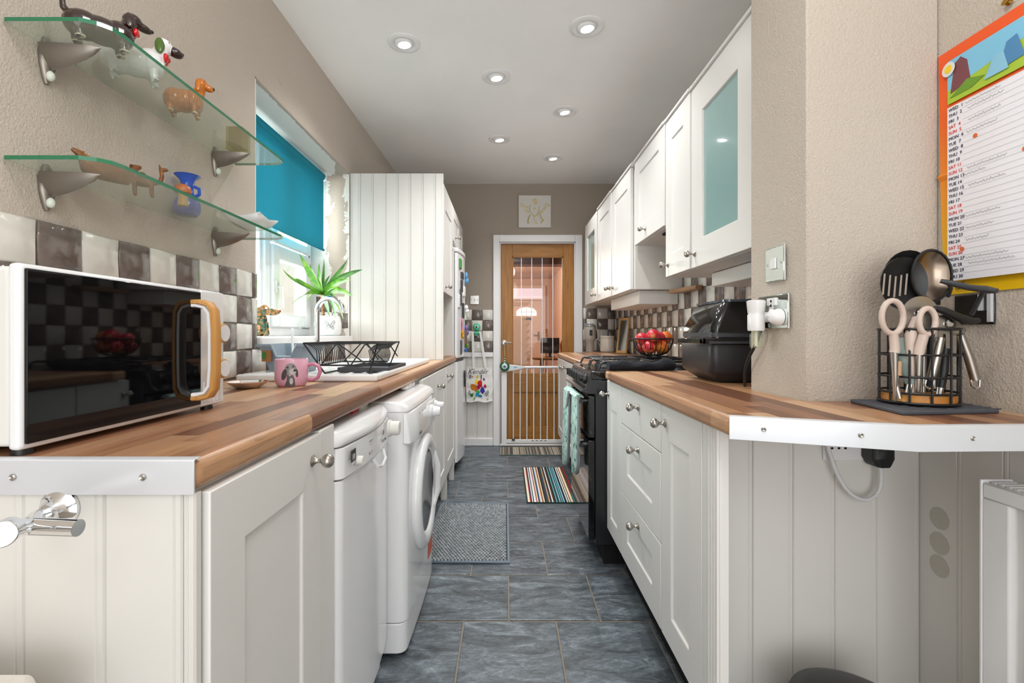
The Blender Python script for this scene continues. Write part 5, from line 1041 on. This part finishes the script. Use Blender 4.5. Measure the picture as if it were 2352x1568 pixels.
utensil('can_opener', 'steel can opener with a black turning handle leaning out at the right', [('body', 'steel', MB().loft([[U(px, py, -.045 + d) for px, py in ((2152, 725), (2175, 722), (2205, 742), (2220, 756), (2215, 768), (2190, 770), (2160, 765))] for d in (0, .006)])), ('rivet', 'chrome', MB().lathe([(0, 0), (.008, 0), (.007, .003), (0, .004)], U(2180, 743, -.046), (0, -1, 0), 16)),
    ('turning_handle', 'black', MB().tube([U(2146, 707, -.055), U(2165, 712, -.056), U(2200, 728, -.056), U(2232, 738, -.056), U(2248, 735, -.056)], [.005, .0075, .0085, .008, .005], 10)), ('handle', 'stl2', MB().tube([U(2206, 768, -.045), U(2225, 820, -.045), U(2240, 872, -.045)], [.007, .0085, .0085], 12)), ('hook_loop', 'chrome', MB().tube([U(2230, 872, -.045), U(2232, 885, -.045), U(2241, 892, -.045), U(2250, 888, -.045), U(2250, 872, -.045)], .0024, 8))])
utensil('peeler', 'steel handled peeler with a loop end hanging inside the basket front', [('handle', 'stl2', MB().tube([U(2160, 775, -.05), U(2148, 830, -.048), U(2138, 872, -.046)], [.008, .0085, .008], 12)), ('hook_loop', 'chrome', MB().tube([U(2127, 872, -.047), U(2124, 885, -.047), U(2134, 893, -.047), U(2144, 888, -.047), U(2145, 872, -.047)], .0022, 8))])
utensil('green_handled_knife', 'grey-green plastic handle standing at the left of the basket', [('handle', pm('sage_plastic', '#8da09b', .45), MB().tube([U(2072, 775, -.02), U(2082, 830, -.025), U(2092, 880, -.03)], [.010, .013, .010], 12)), ('blade', 'steel', MB().tube([U(2092, 880, -.03), U(2078, 925, -.03)], [.007, .004], 8))])
utensil('whisk_handle', 'slim black handle on the right side inside the wire basket', [('handle', 'black', MB().tube([U(2172, 800, -.02), U(2166, 850, -.022), U(2160, 890, -.025)], [.007, .010, .008], 10)), ('end_cap', 'steel', MB().tube([U(2160, 890, -.025), U(2156, 912, -.025)], [.007, .006], 10))])
utensil('bottle_opener', 'small steel opener lying low at the left of the basket', [('shaft', 'steel', MB().tube([U(2066, 915, -.04), U(2056, 880, -.035), U(2064, 830, -.03)], [.005, .006, .005], 8)), ('grip', pm('pale_wood', '#caa27c', .5), MB().tube([U(2064, 830, -.03), U(2060, 862, -.032)], [.006, .008], 8))])
# black wall bracket behind the basket
wbk = thing('wall_bracket', 'black metal wall bracket with a twisted arm below the calendar', 'bracket', (1.03, 1.02, 1.08))
MB().box(XR - .006, XR - .0005, 1.015, 1.105, 1.075, 1.142).build('back_plate', 'blackg', wbk, bevel=.002)
ar = MB().tube([at(2160, 645, 1.04), at(2185, 650, 1.03), at(2225, 660, 1.0), at(2262, 664, .97), at(2290, 668, .95)], [.005, .0065, .0065, .0075, .005], 8)
ar.tube([at(2178, 648, 1.032), at(2184, 662, 1.04), at(2178, 680, 1.06)], .004, 8).tube([at(2255, 662, .975), at(2258, 672, .985), at(2248, 690, 1.0), at(2232, 722, 1.03)], .0042, 8); ar.build('arm', 'grey', wbk, smooth=60)
for px in (2222, 2246): p = at(px, 700, 1.04 if px == 2222 else 1.02); MB().box(XR - .012, XR - .004, p.y - .004, p.y + .004, 1.08 if px == 2246 else 1.105, 1.14).build('clip', 'alu', wbk)
# calendar on the right wall
cl = thing('wall_calendar', 'large orange and yellow wall calendar with handwritten days', 'calendar', (XR, 1.0, 1.15))
CX = XR - .004; ya, yb = 1.147, .80; zt_, zb_ = 1.717, 1.146
tc = NT('calendar_print'); x, y, z = tc.sep(tc.obj()); mr = tc.node('ShaderNodeMapRange'); tc.link(z, mr.inputs[0]); mr.inputs[1].default_value = 1.15; mr.inputs[2].default_value = 1.70
tc.col(tc.ramp(mr.outputs[0], [(0, '#e9bd12'), (.2, '#eeb414'), (.5, '#f08c1e'), (.75, '#f0661f'), (1, '#ee5a20')])); tc.rough(.4)
zf = 1.425
cm_ = MB(); sec = [(zt_, 0), (1.60, .001), (zf + .01, .002), (zf, .010), (zf - .01, .003), (1.25, .001), (zb_, .0)]
cm_.loft([[(CX - d, yy, z) for yy in (ya - (zt_ - z) * .026, yb)] + [(CX - d + .0022, yb, z), (CX - d + .0022, ya - (zt_ - z) * .026, z)] for z, d in sec]).build('sheet', tc.m, cl, smooth=0)
pz = CX - .0035
def quad(nm, mat, y0, y1, z0, z1, d=0.0, par=None): return MB().add([(pz - d, y0, z0), (pz - d, y1, z0), (pz - d, y1, z1), (pz - d, y0, z1)], [(0, 1, 2, 3)]).build(nm, mat, par or cl, smooth=0)
pic = quad('picture', pm('meadow_green', '#a8c83c', .4), 1.118, .83, 1.588, 1.688, .0015)
for pk, (pts, hx) in enumerate((([(1.118, 1.62), (1.118, 1.688), (.83, 1.688), (.83, 1.655), (.95, 1.645), (1.04, 1.63)], '#7fc4e4'), ([(1.11, 1.61), (1.10, 1.675), (1.085, 1.683), (1.07, 1.668), (1.062, 1.62)], '#7a454c'), ([(1.112, 1.60), (1.06, 1.60), (1.03, 1.612), (1.07, 1.625)], '#6c9a2e'), ([(1.0, 1.605), (.985, 1.655), (.965, 1.66), (.95, 1.61)], '#4d88b8'), ([(.94, 1.63), (.93, 1.672), (.905, 1.675), (.895, 1.635)], '#9a6cc0'), ([(1.03, 1.60), (1.01, 1.64), (.99, 1.64), (.98, 1.60)], '#8ac4e0'))):
    quad_i = MB().prism(pts, pz - .0018 - .0005 * pk, pz - .0014 - .0005 * pk, 'x').build('printed_patch', pm('print_' + hx[1:], hx, .4), pic, smooth=0)
MB().lathe([(0, 0), (.016, 0), (.016, .0006), (0, .0006)], (pz - .005, 1.112, 1.668), (-1, 0, 0), 20).build('sticker', 'whitem', pic); MB().lathe([(0, 0), (.009, 0), (.009, .0006), (0, .0006)], (pz - .0057, 1.112, 1.668), (-1, 0, 0), 16).build('sticker_centre', pm('sun_yellow', '#f0cf30', .4), pic)
gr = quad('day_grid', pm('grid_paper', '#eeeef4', .5), 1.112, .83, 1.176, 1.577, .0075)
days = ['WED', 'THU', 'FRI', 'SAT', 'SUN', 'MON', 'TUE']
rows = [(d + 1, days[d % 7]) for d in range(30)]; rp_ = .01325
for a, b in rows: text('%s %2d' % (b, a), .0105, 'inkr' if b in ('SAT', 'SUN') else 'inkb', gr, (pz - .0085, 1.108, 1.5690 - (a - 1) * rp_), FPX_N, 'lettering', 'LEFT')
m = MB()
for i in range(30): z = 1.5755 - i * rp_; m.box(pz - .0082, pz - .008, .83, 1.075, z, z + .0005)
m.build('ruled_lines', pm('pale_rule', '#c9cad6', .6), gr)
rg = random.Random(3)
for i in (0, 1, 3, 5, 11, 12, 14, 19, 21, 23, 26, 27):
    y0_ = 1.07 - rg.random() * .01; n_ = rg.randint(14, 40); MB().tube([(pz - .0085, y0_ - .0025 * q, 1.569 - i * rp_ + .0022 * math.sin(q * 1.9 + rg.random()) * (1 + .4 * math.sin(q))) for q in range(n_)], .0004, 3).build('handwriting', 'inkl', gr)
for y_, z_ in ((1.045, 1.487), (1.075, 1.245), (.945, 1.42)): MB().lathe([(0, 0), (.005, 0), (.005, .0006), (0, .0006)], (pz - .0085, y_, z_), (-1, 0, 0), 12).build('carrot_sticker', pm('carrot_orange', '#e06a30', .5), gr)
for i in range(5): text('small print line', .0045, 'ink', cl, (pz - .0005, 1.095, 1.168 - i * .0042), FPX_N, 'small_print', 'LEFT') if False else None
m = MB()
for i in range(5): m.box(pz - .0008, pz - .0003, 1.078, 1.10, 1.1565 + i * .0035, 1.158 + i * .0035)
m.build('small_print', 'ink', cl)
MB().lathe([(0, 0), (.006, 0), (.005, .006), (.008, .01), (0, .013)], (CX, .985, 1.735), (-1, 0, .3), 12).build('brass_pin', pm('brass', '#b08a3a', .3, 1), cl)
# white double socket below the worktop with a plug and cable
s2 = thing('double_socket', 'white double socket under the right worktop on the boarded panel', 'socket', (.84, 1.19, .74))
MB().box(.785, .895, 1.182, 1.1895, .742, .826).build('face_plate', 'white', s2, bevel=.003)
for x in (.805, .822, .838): box('pin_hole', 'gap', x - .003, x + .003, 1.1815, 1.183, .770, .775, s2)
p2_ = thing('plug', 'black plug in the white socket under the right worktop', 'plug', (.91, 1.16, .74))
MB().loft([[(.903 + a * w, 1.16 + b * .022, z) for a, b in ((-1, -.7), (-.7, -1), (.7, -1), (1, -.7), (1, 1), (-1, 1))] for z, w in ((.800, .026), (.755, .027), (.742, .020), (.735, .014))]).build('body', 'black', p2_, bevel=.002)
kc = MB().tube(bez3((.775, 1.165, .815), (.80, 1.165, .70), (.83, 1.16, .655), (.87, 1.16, .653), 14) + bez3((.87, 1.16, .653), (.905, 1.16, .655), (.915, 1.16, .69), (.906, 1.16, .737), 10)[1:], .0048, 8).build('power_cable', pm('white_cable', '#d6d6d8', .4), smooth=60); tag(kc, 'white cable looping below the right worktop to the black plug', 'cable')
# radiator on the right wall
rd_ = thing('radiator', 'white panel radiator on the right wall below the worktop', 'radiator', (.97, .5, .14))
rx, ry1 = .93, .935
box('back_panel', 'appl', rx + .055, rx + .06, -.2, ry1, .16, .765, rd_)
m = MB(); n_ = 22; P2 = []
yy = ry1 - .03
prof = [(rx, ry1), (rx, yy)]
while yy > -.1: prof += [(rx, yy - .018), (rx + .008, yy - .026), (rx + .008, yy - .040), (rx, yy - .048)]; yy -= .048
prof += [(rx, -.2), (rx + .012, -.2), (rx + .012, ry1)]
MB().prism(prof, .19, .735).build('front_panel', 'appl', rd_, bevel=.002)
MB().box(rx, rx + .012, -.2, ry1, .735, .765).box(rx, rx + .012, -.2, ry1, .16, .19).build('panel_edge', 'appl', rd_, bevel=.003)
box('side_cover', 'appl', rx - .001, rx + .062, ry1, ry1 + .006, .16, .77, rd_, .002)
m = MB()
for i in range(70): m.box(rx + .012, rx + .055, ry1 - .012 - i * .014, ry1 - .006 - i * .014, .762, .768)
m.box(rx + .03, rx + .034, -.05, ry1, .758, .765); m.build('top_grille', 'appl', rd_)
for yv in (.8, .1): MB().box(rx + .058, XR - .024, yv - .02, yv + .02, .6, .66).build('wall_fixing', 'white', rd_)
# black domed bin at the bottom right
bi = thing('pedal_bin', 'black domed bin lid just showing at the bottom right', 'bin', (.70, .98, 0))
MB().lathe([(0, 0), (.115, 0), (.12, .01), (.125, .245), (.123, .25), (0, .25)], (.72, .99, 0), n=40).build('body', 'black', bi, smooth=50); MB().lathe([(.122, .247), (.127, .251), (.126, .262), (.115, .285), (.085, .300), (.045, .308), (0, .311)], (.72, .99, 0), n=40).build('lid', 'black', bi, smooth=70)

# ------------------------------------------------------------------ floor mats
m = MB().box(-.40, .012, 2.20, 2.955, .001, .010).build('backing', pm('grey_mat_backing', '#34373a', .95), None); m.name = 'bobble_mat'
tag(m, 'grey bobble textured bath mat on the floor by the washing machine', 'mat')
bo = MB(); rg = random.Random(5)
for j in range(46):
    for i in range(25):
        x = -.392 + .0162 * (i + .5 * (j % 2)); y = 2.214 + .0160 * j
        if x > -.002: continue
        r_ = .0060; h_ = .008 + rg.random() * .003; v = [(x + r_ * math.cos(PI / 3 * k), y + r_ * math.sin(PI / 3 * k), .0095) for k in range(6)] + [(x + r_ * .62 * math.cos(PI / 3 * k), y + r_ * .62 * math.sin(PI / 3 * k), .0095 + h_ * .75) for k in range(6)] + [(x, y, .0095 + h_)]
        bo.add(v, [(k, (k + 1) % 6, 6 + (k + 1) % 6, 6 + k) for k in range(6)] + [(6 + k, 6 + (k + 1) % 6, 12) for k in range(6)])
t = NT('bobble_yarn'); w = t.white(t.comb(t.math('FLOOR', t.math('MULTIPLY', t.sep(t.obj())[0], 62)), t.math('FLOOR', t.math('MULTIPLY', t.sep(t.obj())[1], 62)), 1.0)); t.col(t.ramp(w, [(0, '#858b8f'), (.5, '#999fa2'), (1, '#acb2b4')])); t.rough(.95)
b_ = bo.build('bobbles', t.m, m, smooth=80); b_['kind'] = 'stuff'
MB().tube([(-.40, 2.2, .008), (.012, 2.2, .008), (.012, 2.955, .008), (-.40, 2.955, .008)], .007, 8, True).build('edge_binding', pm('slate_binding', '#7b8794', .9), m, smooth=60)
r1 = MB().box(.134, .46, 2.985, 3.78, .001, .007).build('striped_rug', stripes('multicolour_stripes', ['#10141c', '#e6e6e0', '#1d3a52', '#9a2430', '#10141c', '#5fb0ae', '#e9d9b0', '#23242c', '#3f6fa0', '#d9d9d6', '#7a3f2a', '#16181f', '#8fc4d8', '#b0282e', '#ece9e0', '#2e3f4a', '#c89a6a', '#10141c'], .0066)); tag(r1, 'multicoloured striped rug on the floor in front of the far right cabinets', 'rug')
MB().tube([(.134, 2.985, .005), (.46, 2.985, .005), (.46, 3.78, .005), (.134, 3.78, .005)], .005, 6, True).build('edge_binding', pm('bottle_green_binding', '#1f3f36', .9), r1)
r2_ = MB().box(-.052, .50, 4.17, 4.46, .001, .007).build('door_mat', stripes('taupe_stripes', ['#8c8477', '#4d4a44', '#a39a8b', '#6a655c', '#b5ac9c', '#3d3b37', '#948b7c'], .009)); tag(r2_, 'taupe striped door mat in front of the safety gate', 'mat')
MB().tube([(-.052, 4.17, .005), (.50, 4.17, .005), (.50, 4.46, .005), (-.052, 4.46, .005)], .004, 6, True).build('edge_binding', pm('grey_green_binding', '#5f6f6a', .9), r2_)
# ------------------------------------------------------------------ safety gate, eye charm
GY = 4.515
gt = thing('safety_gate', 'white metal safety gate across the oak door', 'gate', (.25, GY, 0))
MB().box(-.044, .008, GY - .012, GY + .012, .02, .70).build('side_post', 'white', gt, bevel=.004)
MB().box(-.044, .60, GY - .010, GY + .010, .030, .066).build('bottom_bar', 'white', gt, bevel=.004); MB().box(-.06, .62, GY - .013, GY + .013, .006, .024).build('threshold_bar', 'white', gt, bevel=.003)
MB().cyl((.0, GY, .745), (.60, GY, .745), .0125).build('top_bar', 'white', gt)
MB().loft([[(x, GY - .016, zc_ + h_), (x, GY + .016, zc_ + h_), (x, GY + .016, zc_ - h_), (x, GY - .016, zc_ - h_)] for x, zc_, h_ in ((-.05, .735, .030), (.02, .738, .034), (.10, .742, .024), (.175, .745, .010))]).build('latch_handle', pm('pale_grey_plastic', '#d5d9da', .35), gt, bevel=.006, seg=3)
box('latch_mark', pm('aqua_mark', '#3fa9bf', .4), .075, .105, GY - .0185, GY - .0155, .742, .749, gt)
for i in range(7): X = (1179 + 15.6 * i - VX) * GY / FPX; MB().cyl((X, GY, .05), (X, GY, .745), .0058, n=12).build('bar', 'white', gt)
MB().cyl((.59, GY, .05), (.59, GY, .745), .01, n=12).build('end_bar', 'white', gt)
box('pressure_foot', 'grey', .055, .085, GY - .02, GY - .008, .055, .075, gt, .003)
for i in range(4): box('label_mark', 'ink', .24 + i * .04, .262 + i * .04, GY - .0105, GY - .0098, .052, .058, gt)
ey = thing('eye_charm', 'round green glass eye charm hanging from the door handle', 'charm', (-.012, 4.47, .74))
e0 = at(1159, 841, 4.475)
for r_, d_, mm, nm in ((.046, .0, pm('green_glass', '#1f5a36', .08, coat=.6), 'disc'), (.026, .007, pm('charm_white', '#e9efee', .1), 'white_ring'), (.019, .009, pm('charm_blue', '#9cc4dc', .1), 'blue_ring'), (.0085, .011, 'ink', 'pupil')):
    MB().lathe([(0, -.002), (r_ * .9, -.001), (r_, .003), (r_ * .85, .006), (0, .007)], (e0.x, e0.y - d_, e0.z), (0, -1, 0), 30).build(nm, mm, ey, smooth=60)
hk = at(1158, 790, 4.53)
MB().tube([(hk.x, 4.50, hk.z - .01), (hk.x + .003, 4.49, .90), (e0.x, e0.y, e0.z + .075)], .006, 6).build('cord', pm('tan_cord', '#a58a5c', .8), ey)
for i, hx in enumerate(('#e9e6da', '#2c5a4a', '#e9e6da', '#20262a')): MB().ell((e0.x, e0.y, e0.z + .052 + i * .011), .0075 - .0008 * i, 12, 8).build('bead', pm('bead_' + hx[1:], hx, .2), ey)
# ------------------------------------------------------------------ back wall: switch, hook, tote bag, canvas
sb = thing('light_switch', 'steel light switch plate on the back wall left of the door', 'light switch', (-.298, YF, 1.34))
MB().box(-.341, -.255, YF - .007, YF, 1.339, 1.425).build('face_plate', 'steel', sb, bevel=.003); box('rocker', 'white', -.305, -.29, YF - .011, YF - .006, 1.368, 1.396, sb, .001)
for x in (-.326, -.270): MB().lathe([(0, 0), (.008, 0), (.006, .003), (0, .004)], (x, YF - .007, 1.382), (0, -1, 0), 12).build('screw', 'chrome', sb)
hkx = (1095 - VX) * YF / FPX
gh = thing('wall_hook', 'mint green one-eyed creature shaped hook stuck on the tiles', 'hook', (hkx, YF, 1.08)); gp = pm('mint_plastic', '#58c49a', .3)
MB().lathe([(0, 0), (.036, 0), (.036, .010), (.026, .020), (0, .024)], (hkx, YF - .012, 1.125), (0, -1, 0), 24).box(hkx - .045, hkx + .045, YF - .05, YF - .010, 1.062, 1.082).box(hkx - .02, hkx + .02, YF - .03, YF - .010, 1.04, 1.07).build('body', gp, gh, bevel=.004)
MB().ell((hkx, YF - .036, 1.125), (.018, .006, .014)).build('eye', 'white', gh); MB().ell((hkx, YF - .041, 1.125), (.009, .004, .010)).build('pupil', 'ink', gh)
bg_ = thing('tote_bag', 'white cotton tote bag printed with colourful splashes hanging on the green hook', 'bag', ((1101 - VX) * 4.5 / FPX, 4.5, .45))
BY = YF - .045; b0, b1 = at(1071, 840, BY), at(1132, 922, BY)
m = MB(); nx, nz = 12, 14; rg = random.Random(9); fr0 = []; 
def bagp(u, v, s): return (b0.x + (b1.x - b0.x) * u + .004 * math.sin(9 * v + 3 * u), BY + s * (.004 + .016 * math.sin(PI * u) * (.3 + .7 * v)) + .004 * math.sin(14 * u + 6 * v) + .003 * math.sin(23 * v), b0.z + (b1.z - b0.z) * v - .01 * math.sin(PI * u) * (1 - v) * 1.5 - .006 * math.sin(11 * u) * v)
for s in (-1, 1): m.loft([[bagp(i / nx, j / nz, s) for i in range(nx + 1)] for j in range(nz + 1)], False, False)
bagb = m.build('cloth', pm('white_canvas_cloth', '#eceae6', .9, bump=(40, .5, .01)), bg_, smooth=80)
for sx in (-1, 1):
    cx = (b0.x + b1.x) / 2; xa = cx + sx * .055; zt2 = 1.084
    m = MB(); m.loft([[(xa + (hkx + sx * .036 - xa) * f - .011, BY - .012 + .01 * f - .004, b0.z + (zt2 - b0.z) * f), (xa + (hkx + sx * .036 - xa) * f + .011, BY - .012 + .01 * f - .004, b0.z + (zt2 - b0.z) * f), (xa + (hkx + sx * .036 - xa) * f + .011, BY - .012 + .01 * f, b0.z + (zt2 - b0.z) * f), (xa + (hkx + sx * .036 - xa) * f - .011, BY - .012 + .01 * f, b0.z + (zt2 - b0.z) * f)] for f in (-.08, 0, .3, .6, .9, 1.0)])
    m.build('strap', bpy.data.materials['white_canvas_cloth'], bg_)
def bagd(u, v, d): p = bagp(u, v, -1); return (p[0], p[1] - .0015 - d, p[2])
for i, (u, v, a, b, hx) in enumerate(((.43, .28, .045, .05, '#e8d020'), (.40, .42, .07, .07, '#f0d81c'), (.28, .58, .115, .10, '#d07a14'), (.36, .66, .06, .06, '#b85a10'), (.53, .48, .085, .11, '#cc1420'), (.46, .58, .06, .07, '#b01060'), (.60, .66, .085, .09, '#2a2a9a'), (.43, .72, .07, .06, '#34b04a'), (.40, .80, .07, .06, '#1fa6d4'), (.52, .84, .08, .04, '#2c9cc8'), (.20, .80, .06, .055, '#2f9428'), (.30, .91, .035, .02, '#3a9a30'), (.70, .54, .05, .05, '#c8185c'), (.68, .34, .035, .035, '#7a1a80'), (.24, .27, .02, .02, '#d23a2a'), (.15, .28, .05, .06, '#8f9698'), (.58, .28, .025, .09, '#6a6a70'), (.78, .74, .07, .08, '#9a9da2'), (.12, .72, .05, .06, '#a4a8ac'))):
    pts = [(u + a * math.cos(q) * (1 + .18 * math.sin(3 * q + i)), v + b * math.sin(q) * (1 + .15 * math.cos(4 * q + i))) for q in [2 * PI * k / 14 for k in range(14)]]
    decal(pts, pm('splash_' + hx[1:], hx, .8), .0004 + i * .00012, 'printed_splash', bg_, bagd)
text('Kender', .062, 'ink', bg_, bagd(.42, .12, .012), FACE, 'lettering', 'CENTER', 1, .35)
m = MB(); rg = random.Random(4)
for i in range(26):
    u, v = rg.uniform(.08, .9), rg.uniform(.72, .95); m.tube([bagd(u + .03 * q * math.cos(i), min(.98, v + .015 * q * math.sin(i * 2)), .003) for q in range(3)], .0012, 4)
m.build('ink_sketch', 'ink', bg_)
cv = thing('canvas_picture', 'square pale canvas with a gold animal head hung above the door', 'picture', (.273, YF, 2.07))
box('canvas', pm('pale_canvas', '#d5d3cf', .7), .120, .427, YF - .024, YF - .001, 2.066, 2.372, cv, .003)
gold = pm('pale_gold_foil', '#d0bf8a', .3, .5); gm_ = MB(); gy = YF - .0255
def g_(u, v): return (.120 + .307 * u, gy, 2.372 - .306 * v)
for pts, r_ in (([(.36, .60), (.30, .72), (.28, .82), (.30, .88)], .006), ([(.63, .58), (.70, .70), (.74, .80), (.68, .86)], .007), ([(.40, .54), (.46, .66)], .004), ([(.61, .54), (.54, .64)], .004), ([(.37, .30), (.34, .42), (.36, .54)], .004), ([(.64, .36), (.62, .48), (.65, .56)], .004)): gm_.tube([g_(*p) for p in pts], r_, 6)
rg = random.Random(2)
for i in range(34): s = 1 if i % 2 else -1; f = rg.random(); gm_.ell(g_(.5 + s * (.14 + .30 * f), .22 + .18 * (1 - f) + .20 * rg.random() * (1.1 - f * .5)), (.007 + .006 * rg.random(), .0015, .006), 8, 5)
for i in range(26): a = rg.random() * 6.28; q = rg.random(); gm_.ell(g_(.49 + .085 * q * math.cos(a), .20 + .11 * q * math.sin(a)), (.007, .0018, .007), 8, 5)
for u, v in ((.49, .42), (.49, .66), (.47, .74), (.52, .82), (.56, .87), (.75, .78)): gm_.ell(g_(u, v), (.012, .0015, .008), 8, 5)
gm_.build('gold_head', gold, cv)
